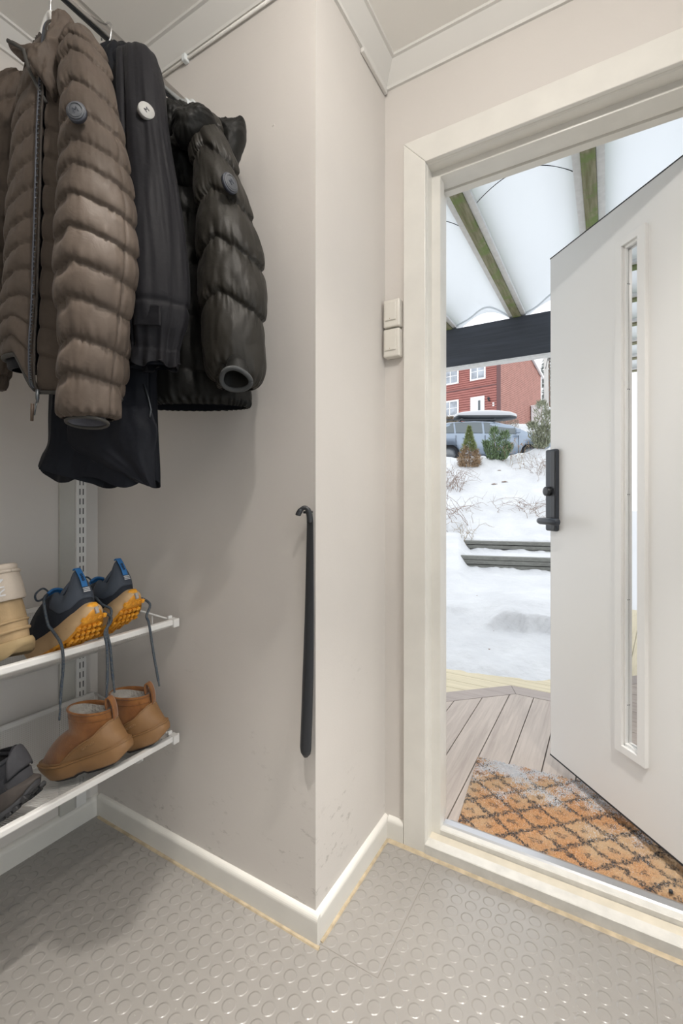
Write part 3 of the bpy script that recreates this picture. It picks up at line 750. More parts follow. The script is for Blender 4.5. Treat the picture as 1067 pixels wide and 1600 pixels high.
def twiggy(cx, f, n, spread, hmax, label, mt_='twig', arch=1.0, seeds=0, z=0.0):
    base = gp(cx, f, z); o = thing('dry_shrub', label, 'dry shrub', tuple(base)); bm = bmesh.new(); sd = []
    for k in range(n):
        R0 = random.uniform(-spread, spread); h = random.uniform(.35, 1) * hmax; a = random.uniform(-1, 1) * arch
        Rb = (cx - CX) / FPX * f + R0; fb = f + random.uniform(-.3, .3)
        g0 = RF(Rb, fb, ground(Rb, fb) - .04)
        keys = [g0, g0 + UP * h * .5 + RT * a * .08, g0 + UP * h * .95 + RT * a * .25, g0 + UP * h * (.95 - .25 * abs(a)) + RT * a * .45]
        pt = [p + Vector([random.uniform(-.018, .018) for _ in range(3)]) for p in curvepts(keys, 12)]
        tube_bm(bm, pt, [.0042 - .0026 * i / 11 for i in range(12)], 4, False)
        for _ in range(4):
            i = random.randint(4, 10); q_ = pt[i]; dd = Vector([random.uniform(-1, 1) for _ in range(3)]) * .11
            tube_bm(bm, [q_, q_ + dd * .6 + UP * .02, q_ + dd + UP * .05], [.002, .0016, .001], 4, False)
            if seeds and random.random() < .7: sd.append(q_ + dd + UP * .05)
        if seeds: sd.append(pt[-1])
    frombm('branches', bm, M[mt_], o, True, True)
    if sd:
        me0 = None; inv = bpy_matrix(o).inverted()
        for c in sd:
            if me0 is None:
                bm = bmesh.new(); bmesh.ops.create_icosphere(bm, subdivisions=1, radius=.0125); q_ = frombm('seed_head', bm, M['twig'], o, True); me0 = q_.data
            else: q_ = bpy.data.objects.new('seed_head', me0); link(q_, o)
            q_.location = inv @ c; k_s = random.uniform(.75, 1.25); q_.scale = (k_s, k_s, k_s)
twiggy(702, 9.2, 46, .22, .50, 'tangle of thin bare brown twigs on the bank beside the door jamb', arch=1.2)
twiggy(712, 8.0, 22, .25, .38, 'low bare bramble arching over the snow below the cone conifer', arch=1.6)
twiggy(812, 10.0, 9, .22, .62, 'dry stalks with round dark seed heads standing in the snow', 'twig2', .5, 1)
twiggy(850, 9.3, 26, .22, .42, 'bare arching bramble on the bank above the door lock', arch=1.5)
twiggy(832, 7.9, 22, .20, .22, 'small brown bramble clump poking from the snow beside the lever handle', arch=1.8)
twiggy(781, 8.0, 2, .03, .28, 'single bent dry stalk in the middle of the snowy slope', arch=.6)
twiggy(726, 7.15, 9, .10, .26, 'dry grass tuft at the left end of the upper timber step', 'twig2', .8)
def debris(px_, py_, f0, f1, n, r, label):
    pass
# leaves and crumbs on the snow: one countable few each
for (x, f, r) in ((764, 3.62, .010), (771, 3.95, .006), (745, 4.7, .008), (772, 9.1, .045), (788, 9.25, .06), (780, 9.8, .035)):
    lab = {764: 'brown curled leaf on the trampled snow near the deck', 771: 'dark bits of leaf showing on the snow slope' if f > 5 else 'tiny dark crumb on the trampled snow behind the brown leaf', 745: 'dark speck on the flat snow in front of the timber steps', 788: 'larger dark soil patch on the slope below the dwarf pine', 780: 'small dark soil patch just under the dwarf pine', 772: 'middle-sized dark soil patch on the slope, left of the larger one'}[x]
    c = gp(x, f, .0); tag(blob('dead_leaf', c, r, M['twig'], sq=(1, 1, .25), seed=x, nse=.9), lab, 'dead leaf')

# ================================================================ car on the driveway
M['car'] = mat('pale_blue_car_paint', (.23, .28, .35), .28, metal=.35, coat=.5)
M['carglass'] = mat('tinted_car_glass', (.10, .12, .13), .08, spec=.6)
M['tyre'] = mat('tyre_rubber', (.02, .02, .022), .8); M['rim'] = mat('alloy_rim', (.16, .17, .18), .35, metal=.8)
M['boxtop'] = mat('silver_roof_box', (.45, .46, .48), .32, coat=.3); M['boxbot'] = mat('dark_box_bottom', (.05, .055, .06), .5)
def car():
    f0 = 16.0; e = RF(1.0, -.06).normalized(); d = Vector((-e.y, e.x, 0)).normalized()   # e: towards the bonnet, d: away from us
    org = RF((762 - CX) / FPX * f0, f0, 2.24) - e * 2.3
    o = thing('estate_car', 'pale blue estate car parked behind the shrubs on the driveway', 'car', tuple(org + e * 2.3))
    Mx = Matrix(((e.x, d.x, 0, org.x), (e.y, d.y, 0, org.y), (0, 0, 1, org.z), (0, 0, 0, 1)))
    top = [(0.0, .92), (.12, 1.10), (.45, 1.36), (.9, 1.455), (1.7, 1.49), (2.4, 1.46), (2.9, 1.33), (3.35, 1.08), (3.65, .99), (4.2, .88), (4.5, .72), (4.6, .55)]
    belt = [(0, .92), (.5, .98), (2.0, .95), (3.3, .93), (4.2, .84), (4.6, .55)]
    wd = [(0, .72), (.3, .86), (1.2, .905), (3.4, .905), (4.2, .82), (4.6, .60)]
    I = lambda t, x: float(np.interp(x, [a for a, b in t], [b for a, b in t]))
    V = []; nx = 90
    def section(x):
        T, B, W = I(top, x), I(belt, x), I(wd, x); B = min(B, T - .02)
        wt = W * (.70 + .22 * (1 - min(1, max(0, (T - B) / .5))))
        ar = 0
        for xc in (.82, 3.50):
            if abs(x - xc) < .36: ar = max(ar, math.sqrt(.36 ** 2 - (x - xc) ** 2))
        zb = max(.24, .30 + ar)
        half = [(.0, .24), (W * .9, zb - .0), (W * .985, zb + .03), (W, .62), (W * .985, B - .03), (W * .95, B), (wt + (W * .95 - wt) * .25, B + (T - B) * .72), (wt, T - .05 * (T - B) / .5), (wt * .75, T - .01), (0, T)]
        return half
    for i in range(nx):
        x = 4.6 * i / (nx - 1); h = section(x)
        ring = [(x, -y, z) for y, z in h] + [(x, y, z) for y, z in h[::-1][1:]]
        V += ring
    nr = len(section(1)) * 2 - 1
    V = [Mx @ Vector(v) for v in V]
    b = obj('car_body', V, grid_faces(nx, nr, False) + [tuple(range(nr)), tuple((nx - 1) * nr + k for k in range(nr))], M['car'], o, True, True)
    def side_glass(x0, x1, a0, a1, nm):
        V = []
        for k in range(14):
            x = x0 + (x1 - x0) * k / 13; s = section(x); p, q_ = Vector((0, *s[5])), Vector((0, *s[7]))
            for u in (.12, .5, .93):
                c = Vector((0, *s[6])); y = np.interp(u, [0, .72, 1], [s[5][0], s[6][0], s[7][0]]); z = np.interp(u, [0, .72, 1], [s[5][1], s[6][1], s[7][1]])
                z = min(z, a0 + (a1 - a0) * k / 13)
                V.append(Mx @ Vector((x, -y - .012, z)))
        return obj(nm, V, grid_faces(14, 3, False), M['carglass'], o, True, True)
    side_glass(.28, .98, 1.15, 1.40, 'rear_quarter_window'); side_glass(1.04, 1.92, 1.42, 1.43, 'rear_door_window'); side_glass(1.99, 3.02, 1.42, 1.21, 'front_door_window')
    for xc in (.82, 3.50):
        c = Mx @ Vector((xc, -.80, .33)); q_ = Mx @ Vector((xc, -.60, .33))
        w = tube('wheel', [q_, q_.lerp(c, .2), q_.lerp(c, .9), c], [.31, .33, .33, .31], M['tyre'], o, 32)
        tube('rim', [q_.lerp(c, .9), c.lerp(q_, -.06)], [.22, .21], M['rim'], w, 24)
    boxes('roof_rail', [(.75, 2.6, -.68, -.64, 1.475, 1.51), (.75, 2.6, .64, .68, 1.475, 1.51)], M['gasket'], o, M=Mx)
    m = box('door_mirror', 2.95, 3.10, -1.06, -.92, .98, 1.12, M['car'], o, bev=.03, M=Mx)
    box('door_handle', 1.25, 1.40, -.925, -.90, .84, .87, M['car'], o, M=Mx); box('door_handle', 2.15, 2.30, -.925, -.90, .84, .87, M['car'], o, M=Mx)
    boxes('door_gap', [(1.98, 1.99, -.915, -.88, .32, .94), (1.02, 1.03, -.915, -.88, .55, .94), (3.06, 3.07, -.915, -.88, .32, .92)], M['gasket'], o, M=Mx)
    # roof box: a thing of its own
    rb = thing('roof_box', 'long silver roof box with dark underside on top of the blue estate car', 'roof box', tuple(Mx @ Vector((2.2, 0, 1.52))))
    boxes('crossbar', [(1.25, 1.31, -.66, .66, 1.50, 1.545), (2.35, 2.41, -.66, .66, 1.475, 1.53)], M['gasket'], rb, M=Mx)
    def shell(zs, nm, mt_):
        V = []; nx2, na = 50, 20
        for i in range(nx2):
            s = i / (nx2 - 1); x = 1.12 + 2.18 * s
            w = .40 * min(1, (s / .04)) ** .5 * min(1, ((1 - s) / .16)) ** .55 + .001
            zt, zb_ = zs(s)
            for k in range(na + 1):
                a = PI * k / na; V.append(Mx @ Vector((x, -w * math.copysign(abs(math.cos(a)) ** .5, math.cos(a)), zb_ + (zt - zb_) * abs(math.sin(a)) ** .55)))
        return obj(nm, V, grid_faces(nx2, na + 1, False), mt_, rb, True, True)
    mid = lambda s: 1.70 - .02 * s
    shell(lambda s: (mid(s) + .21 * math.sin(PI * (.04 + .92 * s)) ** .5, mid(s)), 'box_lid', M['boxtop'])
    shell(lambda s: (mid(s) - .13 * math.sin(PI * (.02 + .96 * s)) ** .4, mid(s)), 'box_base', M['boxbot'])
car()

# ================================================================ red house
M['red'] = mat('red_weatherboard', (.37, .145, .125), .7, var=.12, vscale=2); M['brick'] = mat('salmon_red_boarding', (.44, .225, .185), .8, var=.15, vscale=3)
M['redpost'] = mat('dark_corner_board', (.14, .07, .07), .7); M['wframe'] = mat('white_window_frame', (.80, .80, .80), .5); M['wpane'] = mat('window_pane', (.42, .46, .52), .12, spec=.8, var=.5, vscale=2)
M['rooft'] = mat('snowy_roof', (.80, .81, .83), .8); M['garage'] = mat('white_garage_boarding', (.74, .75, .77), .7)
C0 = RF(10.4, 30.0, 0); dL = RF(-.755, .656).normalized(); dR = RF(.656, .755).normalized()
hs = thing('red_house', 'two-storey red boarded house with white windows beyond the parked car', 'house', tuple(C0 + UP * 5.4))
def house_wall(nm, dirv, length, z0, ztop, step, mt_, out, parent, lap=.055):
    V = []; Fc = []; z = z0
    n = int((max(ztop(0), ztop(length), ztop(length / 2)) - z0) / step) + 1
    for i in range(n):
        za, zb_ = z0 + i * step, z0 + (i + 1) * step
        NS = 8
        for k in range(NS):
            t0, t1 = length * k / NS, length * (k + 1) / NS
            q4 = []
            for t, zz, off in ((t0, za, lap), (t1, za, lap), (t1, zb_, .0), (t0, zb_, .0)):
                q4.append(C0 + dirv * t + out * off + UP * min(zz, ztop(t)))
            b_ = len(V); V += q4 + [q4[0] - out * lap, q4[1] - out * lap]; Fc += [(b_, b_ + 1, b_ + 2, b_ + 3), (b_ + 4, b_ + 5, b_ + 1, b_)]
    return obj(nm, V, Fc, mt_, parent, world=True)
outL = -dR; outR = dL * -1
house_wall('front_wall_upper', dL, 9.0, 8.62, lambda t: 10.75, .145, M['red'], outL, hs)
house_wall('front_wall_lower', dL, 9.0, 5.2, lambda t: 8.60, .17, M['red'], outL * 1.0, hs)
zt = lambda t: 10.75 + (1.55 * (1 - abs(t - 4.2) / 4.2))
house_wall('gable_wall', dR, 8.4, 5.2, zt, .13, M['brick'], outR, hs, .022)
def hbox(nm, org, a, b, a0, a1, b0, b1, z0, z1, mt_, par, bev=0):
    Mx = Matrix(((a.x, b.x, 0, org.x), (a.y, b.y, 0, org.y), (0, 0, 1, 0), (0, 0, 0, 1)))
    return box(nm, a0, a1, b0, b1, z0, z1, mt_, par, bev, M=Mx)
hbox('corner_board', C0, dL, outL, -.09, .16, -.02, .07, 5.2, 10.75, M['redpost'], hs)
hbox('storey_band', C0, dL, outL, .1, 9.0, 0, .05, 8.58, 8.66, M['redpost'], hs)
hbox('rear_corner_board', C0, dR, outR, 8.3, 8.48, 0, .05, 5.2, 10.75, M['wframe'], hs)
hbox('inner_core', C0, dL, -outL, .2, 8.9, .1, 8.2, 5.2, 10.6, M['brick'], hs)
def hwindow(t0, t1, z0, z1, nm='window', bars=True):
    w = hbox(nm, C0, dL, outL, t0 - .11, t1 + .11, .0, .07, z0 - .11, z1 + .11, M['wframe'], hs)
    hbox('pane', C0, dL, outL, t0, t1, .05, .08, z0, z1, M['wpane'], w)
    Mx = Matrix(((dL.x, outL.x, 0, C0.x), (dL.y, outL.y, 0, C0.y), (0, 0, 1, 0), (0, 0, 0, 1)))
    tm = (t0 + t1) / 2
    if bars: boxes('glazing_bar', [(tm - .03, tm + .03, .07, .095, z0, z1), (t0, t1, .07, .095, (z0 + z1) / 2 - .02, (z0 + z1) / 2 + .02)], M['wframe'], w, M=Mx)
hwindow(1.03, 1.92, 9.22, 10.15); hwindow(2.99, 4.0, 9.22, 10.15); hwindow(2.99, 4.1, 6.95, 7.88); hwindow(5.4, 6.4, 9.22, 10.15)
dr = hbox('front_door', C0, dL, outL, 1.0, 2.0, 0, .07, 5.7, 7.98, M['wframe'], hs)
hbox('door_glass', C0, dL, outL, 1.28, 1.44, .06, .085, 6.3, 7.70, M['carglass'], dr)
lm = hbox('wall_lamp', C0, dL, outL, .60, .70, .0, .22, 7.55, 7.62, M['gasket'], hs)
blob('lamp_globe', C0 + dL * .66 + outL * .18 + UP * 7.72, .09, M['gasket'], lm, nse=0)
hbox('number_plate', C0, dL, outL, .32, .44, .04, .07, 7.18, 7.28, M['wframe'], hs); hbox('number_plate', C0, dL, outL, .32, .44, .04, .07, 7.33, 7.43, M['wframe'], hs)
# roof
ov = .35
Rp = [(-ov, 10.62), (4.2, 12.42), (8.4 + ov, 10.62)]
V = []
for a in (-.10, 9.3):
    for t, z in Rp + [(t_, z_ + .16) for t_, z_ in Rp[::-1]]: V.append(C0 + dR * t + dL * a + UP * z)
obj('roof', V, [(0, 1, 2, 3, 4, 5), tuple(range(6, 12))[::-1]] + [(i, (i + 1) % 6, 6 + (i + 1) % 6, 6 + i) for i in range(6)], M['rooft'], hs, world=True)
V = []
for a in (-.16, -.08):
    for t, z in Rp + [(t_, z_ + .20) for t_, z_ in Rp[::-1]]: V.append(C0 + dR * t + dL * a + UP * (z - .02))
obj('verge_board', V, [(0, 1, 2, 3, 4, 5), tuple(range(6, 12))[::-1]] + [(i, (i + 1) % 6, 6 + (i + 1) % 6, 6 + i) for i in range(6)], M['wframe'], hs, world=True)
gr = thing('white_shed', 'low white boarded lean-to against the gable of the red house', 'shed', tuple(C0 + dR * 5.0 + outR * .6 + UP * 5.2))
Mx = Matrix(((dR.x, outR.x, 0, C0.x), (dR.y, outR.y, 0, C0.y), (0, 0, 1, 0), (0, 0, 0, 1)))
prism_pts = [(4.4, 4.8), (9.2, 4.8), (9.2, 7.2), (4.4, 7.35)]
bm = bmesh.new(); addbox(bm, 5.9, 9.4, .08, .9, 4.6, 8.0, 0, 2, Mx); frombm('shed_wall', bm, M['garage'], gr, world=True)
bm = bmesh.new(); addbox(bm, 5.85, 9.5, .06, .95, 8.0, 8.08, 0, 2, Mx); frombm('shed_roof', bm, M['wframe'], gr, world=True)
# hedge and low wall in front of the house
def lp(x, f, z): return RF((x - CX) / FPX * f, f, z)
hd = thing('clipped_hedge', 'brown leafless clipped hedge above the low wall left of the roof box', 'hedge', tuple(lp(705, 24, 4.9)))
pts = []
for k in range(9000):
    s = random.random(); x = 670 + 45 * s if k < 6500 else 735 + 75 * s; f = 25.4 + random.uniform(-.3, .3); c = lp(x, f, 5.0 + (.62 if k < 6500 else .45) * random.random() ** .8 + .06 * nz(x * .2, 1))
    pts.append((c, Vector([random.uniform(-1, 1), random.uniform(-1, 1), random.uniform(-.3, 1)]), random.uniform(.05, .12)))
M['hedge'] = plant_mat('leafless_hedge', (.30, .26, .20)); needles('foliage', pts, M['hedge'], hd, .1)
bm = bmesh.new(); tube_bm(bm, [lp(x, 25.4, 5.25) for x in (670, 690, 700, 714)], [.2] * 4, 6); frombm('branches', bm, M['hedge'], hd, world=True)
a_, b_ = lp(660, 24.4, 0), lp(722, 24.4, 0); ed = (b_ - a_).normalized(); pd = Vector((-ed.y, ed.x, 0))
Mx = Matrix(((ed.x, pd.x, 0, a_.x), (ed.y, pd.y, 0, a_.y), (0, 0, 1, 0), (0, 0, 0, 1)))
M['brownwall'] = mat('brown_stone', (.30, .19, .13), .9, var=.4, vscale=4)
tag(boxes('low_garden_wall', [(0, 2.1, 0, .3, 4.0, 5.02)], M['brownwall'], M=Mx, world=False), 'low brown garden wall under the hedge behind the blue car', 'garden wall')
# utility pole and trees to the right
up = thing('utility_pole', 'pale wooden utility pole beside the red house', 'utility pole', tuple(lp(853, 24, 4.0)))
M['pole'] = wood_mat('weathered_pole', (.55, .53, .50), (.42, .40, .38), 'Z')
tube('pole', [lp(854.5, 24, 3.6), lp(852, 24, 10.6)], [.13, .10], M['pole'], up, 16)
tube('insulator_arm', [lp(852, 24, 8.9), lp(846, 23.9, 9.0)], .02, M['gasket'], up, 6)
tube('wire', [lp(852, 24, 7.85), lp(857, 23.0, 8.3), lp(866, 20.0, 9.6)], .014, M['gasket'], up, 6)
tube('wire', [lp(852, 24, 8.9), lp(858, 24.6, 8.65), lp(880, 26.0, 8.6)], .014, M['gasket'], up, 6)
M['spruce'] = plant_mat('snowy_spruce', (.30, .33, .31), .5)
def tree(x, f, z0, h, r, n, label):
    b0 = lp(x, f, z0); o = thing('spruce_tree', label, 'tree', tuple(b0), 'snow-dusted spruces beyond the red house'); pts = []
    tube('trunk', [b0, b0 + UP * h * .95], [.14, .02], M['twig'], o, 8)
    for k in range(n):
        t = random.random() ** 1.2; a = random.uniform(0, 2 * PI); lay = 1 - .35 * ((t * 14) % 1)
        c = b0 + UP * (h * (.08 + .92 * t)) + Vector((math.cos(a), math.sin(a), 0)) * r * (1 - t) * lay * random.uniform(.3, 1)
        pts.append((c, Vector((math.cos(a), math.sin(a), -.25 + random.uniform(-.3, .3))), random.uniform(.25, .5)))
    needles('foliage', pts, M['spruce'], o, .4)
tree(858, 40, 6.0, 9.5, 2.2, 3500, 'snow-dusted spruce directly behind the utility pole'); tree(872, 46, 7.0, 12, 2.6, 3500, 'snow-dusted spruce right of the utility pole, partly behind the door'); tree(835, 62, 9.0, 9.0, 2.4, 3000, 'distant snow-dusted spruce above the roof slope of the red house')
# ================================================================ garments
def fabric(name, col, rough=.62, sheen=.02, weave=900.0, var=.1, spec=.16):
    m = mat(name, col, rough, spec=spec, sheen=sheen); g = NG(m)
    tc = g.n('TexCoord').outputs['Object']
    n = g.n('TexNoise', i_Scale=9.0, i_Detail=4.0); g.l(tc, n.inputs['Vector'])
    g.l(g.mixc(g.ramp(n.outputs['Fac'], [(.35, 0.), (.7, 1.)]), col, tuple(c * (1 - var) for c in col)), g.b.inputs['Base Color'])
    n2 = g.n('TexNoise', i_Scale=weave, i_Detail=2.0); g.l(tc, n2.inputs['Vector'])
    n3 = g.n('TexNoise', i_Scale=45.0, i_Detail=3.0, i_Distortion=.8); g.l(tc, n3.inputs['Vector'])
    g.bump(g.math('ADD', g.math('MULTIPLY', n2.outputs['Fac'], .12), n3.outputs['Fac']), .35, .0022)
    return m
M['brown'] = fabric('taupe_nylon', (.082, .063, .050), .60)
M['brown_in'] = fabric('taupe_lining', (.045, .038, .033), .6)
M['trimgrey'] = fabric('grey_binding', (.065, .062, .058), .7)
M['silver_in'] = fabric('silver_lining', (.13, .13, .15), .45)
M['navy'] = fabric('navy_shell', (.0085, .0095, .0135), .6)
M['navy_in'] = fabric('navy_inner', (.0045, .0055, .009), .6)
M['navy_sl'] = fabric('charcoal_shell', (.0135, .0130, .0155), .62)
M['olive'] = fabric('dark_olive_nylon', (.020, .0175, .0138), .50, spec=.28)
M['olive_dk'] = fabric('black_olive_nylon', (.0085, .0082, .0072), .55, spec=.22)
M['knit'] = fabric('grey_rib_knit', (.075, .078, .08), .9, weave=1500)
M['zip'] = mat('zip_teeth', (.10, .11, .12), .35, metal=.6)
M['badge_grey'] = mat('grey_rubber_badge', (.085, .09, .10), .6); M['badge_dark'] = mat('navy_badge_back', (.035, .04, .055), .5)
M['badge_white'] = mat('white_rubber_badge', (.36, .355, .34), .5); M['leather'] = mat('brown_leather_pull', (.07, .045, .03), .6)
M['steel'] = mat('steel_wire', (.6, .6, .6), .25, metal=1.0)
M['ink'] = mat('dark_print', (.02, .02, .025), .6)

def gtube(name, keys, mt_, parent, nu=120, nv=240, disp=None, ratio=.8, yaw=0.0, cap=(True, True), shear=None, hem=None, arc=None, expo=1.0, dz=0.0):
    """keys: (py, xl, xr, depth[, ratio]) silhouettes of a hanging tube; rings are horizontal ellipses"""
    K = []
    for k in keys:
        py, xl, xr, f = k[:4]; r = k[4] if len(k) > 4 else ratio
        K.append((((xl + xr) / 2 - CX) / FPX * f, f, CH + (HY - py) / FPX * f, (xr - xl) / 2 / FPX * f, r))
    K = crom(K, nv)
    A = RT.copy(); B = FW.copy()
    if yaw: A.rotate(Matrix.Rotation(yaw, 3, 'Z')); B.rotate(Matrix.Rotation(yaw, 3, 'Z'))
    V = []
    a0, a1 = arc if arc else (0, 2 * PI)
    NU = nu if not arc else nu
    for i, (R, F, Z, a, r) in enumerate(K):
        c = RF(R, F, Z); t = i / (nv - 1)
        for k in range(NU):
            u = a0 + (a1 - a0) * (k / NU if not arc else k / (NU - 1))
            cu, su = math.cos(u), math.sin(u)          # u=0 -> right, u=pi/2 -> away, u=3pi/2 -> towards camera
            if expo != 1.0: cu = math.copysign(abs(cu) ** expo, cu); su = math.copysign(abs(su) ** expo, su)
            n_ = (A * (cu * r) + B * su).normalized()
            p = c + A * (a * cu) + B * (a * r * su)
            if disp:
                d = disp(u, p.z, t, a)
                if isinstance(d, tuple): p = p + n_ * d[0] + UP * d[1]
                else: p = p + n_ * d
            if hem: p = p + UP * hem(u, t)
            V.append(p)
    Fc = grid_faces(nv, NU, arc is None)
    if arc is None:
        for end, on in ((0, cap[0]), (nv - 1, cap[1])):
            if on:
                ce = Vector((0, 0, 0))
                for k in range(NU): ce += V[end * NU + k]
                V.append(ce / NU); ci = len(V) - 1
                for k in range(NU):
                    q_ = (end * NU + k, end * NU + (k + 1) % NU); Fc.append((ci, q_[1], q_[0]) if end == 0 else (ci, q_[0], q_[1]))
    bm = bmesh.new(); vs = [bm.verts.new(v) for v in V]
    for f_ in Fc: bm.faces.new([vs[i] for i in f_])
    bmesh.ops.recalc_face_normals(bm, faces=bm.faces)
    return frombm(name, bm, mt_, parent, True, True)

def quilt(seams, chev, amp, wr=.004, seed=0.0, wlen=.014, cfreq=9.0, big=.004):
    """seams: heights (descending); chev(u,t): height offset of seams around the tube"""
    S_ = sorted(seams, reverse=True)
    def f(u, z, t, a):
        zz = z - chev(u, t)
        up = [s for s in S_ if s >= zz]; dn = [s for s in S_ if s < zz]
        if not up: s1 = S_[0]; s0 = s1 + (S_[0] - S_[1]); lo, hi = s1, s0
        elif not dn: hi = S_[-1]; lo = hi - (S_[-2] - S_[-1]); 
        else: hi, lo = up[-1], dn[0]
        w = (zz - lo) / (hi - lo); gap = hi - lo
        w = min(1, max(0, w)); puff = (w ** .30) * ((1 - w) ** .62) * 1.50
        dist = min(w, 1 - w) * gap
        q_ = round(hi * 300)
        cu, su = math.cos(u), math.sin(u)
        wn = nz(cu * cfreq + q_ * .37 + seed, su * cfreq, z * 14 + q_)
        wn2 = nz(cu * cfreq * 2.3 + seed, su * cfreq * 2.3 + q_, z * 22)
        near = math.exp(-dist / wlen) * .8
        d = amp * (puff - .55) + wr * (wn + .6 * wn2) * near * (1 - math.exp(-dist / .003)) * 1.6
        d += big * fbm(cu * 1.5 + seed, su * 1.5, z * 9)
        return d
    return f

def badge(name, px, py, f, r, tilt, sq, mts, parent, nrm, marks=None, ring=True):
    """round rubber badge on a sleeve: centre px,py at depth f; nrm outward normal"""
    c = P(px, py, f); n_ = nrm.normalized(); x = (RT - n_ * RT.dot(n_)).normalized(); x.rotate(Matrix.Rotation(tilt, 3, n_)); y = n_.cross(x)
    Mx = Matrix(((x.x, y.x, n_.x, c.x), (x.y, y.y, n_.y, c.y), (x.z, y.z, n_.z, c.z), (0, 0, 0, 1)))
    def disc(nm, rr, z0, z1, mt_, par):
        V = []
        for q_, z in ((0, z0), (1, z0), (1, z1 - .0006), (.96, z1), (0, z1)):
            for k in range(36): a = k / 36 * 2 * PI; V.append(Mx @ Vector((q_ * rr * math.cos(a), q_ * rr * sq * math.sin(a), z)))
        return obj(nm, V, grid_faces(5, 36), mt_, par, True, True)
    b = disc(name, r, -.006, .0012, mts[0], parent)
    disc('badge_disc', r * .86 if ring else r * .97, .0, .0034, mts[1], b)
    if ring:
        V = []
        for rr, z in ((.70, .0034), (.70, .0044), (.66, .0044), (.66, .0034)):
            for k in range(36): a = k / 36 * 2 * PI; V.append(Mx @ Vector((rr * r * math.cos(a), rr * r * sq * math.sin(a), z)))
        obj('badge_ring', V, grid_faces(4, 36), mts[1], b, True, True)
    if marks:
        s, size, mt_, rot = marks
        text_mesh('badge_letters', s, size, mt_, Mx @ Matrix.Translation((0, 0, .0038)) @ Matrix.Rotation(rot, 4, 'Z'), b, .0005)
    return b

def hanger(x, label, y, parent_group, curve_left=True, zt=2.085, hw=.17):
    o = thing('coat_hanger', label, 'coat hanger', (RX, y, RZ), 'hangers on the clothes rail')
    c = Vector((RX, y, RZ))
    pts = [c + Vector((.021 * math.cos(a), 0, .021 * math.sin(a))) for a in np.linspace(math.radians(-20), math.radians(205), 20)]
    pts = [c + Vector((.030, .0, -.012))] * 0 + pts[::-1] + [c + Vector((.018, 0, -.022)), c + Vector((.004, 0, -.036)), c + Vector((0, 0, -.05)), c + Vector((0, 0, -.10))]
    tube('hook', pts, .0022, M['steel'], o, 8)
    sh = curvepts([(RX - hw, y, zt - .11), (RX - .085, y, zt - .055), (RX - .045, y, zt - .005), (RX - .018, y, zt + .048), (RX + .006, y, zt + .058), (RX + .02, y, zt + .03), (RX + .4 * hw, y, zt - .05), (RX + hw * .7, y, zt - .13)], 30)
    tube('shoulder', sh, .0085, M['white_metal'], o, 10)
    return o

def pillow(name, outline, f, thick, mt_, parent, nr=22, wr=.004, seed=0.0, fslope=0.0, asym=.5):
    """soft puffy shape inflated to both sides of a closed outline (px points) at depth f"""
    O = crom(outline + [outline[0]], 90)[:-1]
    cx0 = sum(p[0] for p in O) / len(O); cy0 = sum(p[1] for p in O) / len(O); V = []; n = len(O)
    for side in (-1, 1):
        for j in range(nr + 1):
            s = math.sin(PI / 2 * (j / nr)) if j < nr else 1.0
            h = math.cos(PI / 2 * (j / nr)) ** .8 if j < nr else 0
            for k, (x, y) in enumerate(O):
                px_ = cx0 + (x - cx0) * s; py_ = cy0 + (y - cy0) * s; ff = f + fslope * (px_ - cx0)
                w_ = wr * (fbm(px_ * .05 + seed, py_ * .05, side) + 1.3 * nz(k * .55 + seed, 1, side) * sstep(.45, .95, s) * (1 - sstep(.97, 1, s)))
                V.append(P(px_, py_, ff) + FW * side * (thick * h * (asym if side < 0 else 1 - asym) * 2 + w_ * (1 if j < nr else 0)))
    base = (nr + 1) * n; Fc = grid_faces(nr + 1, n) + [tuple(reversed([base + i for i in f_])) for f_ in grid_faces(nr + 1, n)]
    o = obj(name, V, Fc, mt_, parent, True, True)
    bm = bmesh.new(); bm.from_mesh(o.data); bmesh.ops.remove_doubles(bm, verts=bm.verts, dist=.0002); bmesh.ops.recalc_face_normals(bm, faces=bm.faces); bm.to_mesh(o.data); bm.free()
    o.data.polygons.foreach_set('use_smooth', [True] * len(o.data.polygons))
    return o
Zp = lambda py, f: CH + (HY - py) / FPX * f
# ---------------------------------------------------------------- 1: brown quilted jacket (nearest)
hanger(0, 'white coat hanger showing inside the collar of the brown quilted jacket', .545, None, zt=2.10)
J = thing('quilted_jacket', 'brown quilted puffer jacket with round grey sleeve badge, nearest on the rail', 'jacket', (RX, .545, 2.2))
# sleeve in front
slk = [(40, 116, 130, .96, .7), (46, 107, 143, .955, .7), (58, 101, 153, .945, .75), (85, 97, 164, .918, .8), (125, 97, 174, .895, .8), (170, 98, 182, .875, .8), (230, 98, 194, .865, .8), (300, 96, 206, .860, .82), (360, 93, 211, .857, .82), (420, 91, 211, .855, .82),
       (480, 93, 203, .853, .80), (540, 97, 195, .852, .80), (590, 95, 188, .852, .78), (625, 93, 184, .852, .76), (648, 93, 183, .852, .74), (655, 98, 178, .852, .70)]
cs = [(89, 96), (148, .0), (198, 0), (248, 0), (292, 0), (341, 0), (392, 0), (442, 0), (490, 0), (546, 0), (596, 0)]
seamz = [Zp(y, .86 if y > 130 else .89) for y in (56, 100, 147, 203, 252, 293, 341, 390, 440, 490, 546, 596, 662)]
def chev1(u, t):
    # peak a third in from the left on the camera side, falling to the right
    x = math.cos(u); amp_ = .030 * (1 - t) ** .8 + .003
    return amp_ * (1 - abs(x + .30) * 1.25) * (1 if math.sin(u) < .2 else .4) - amp_ * .25
q1 = quilt(seamz, chev1, .0095, .0040, 1.0, .009, 8.0, .003)
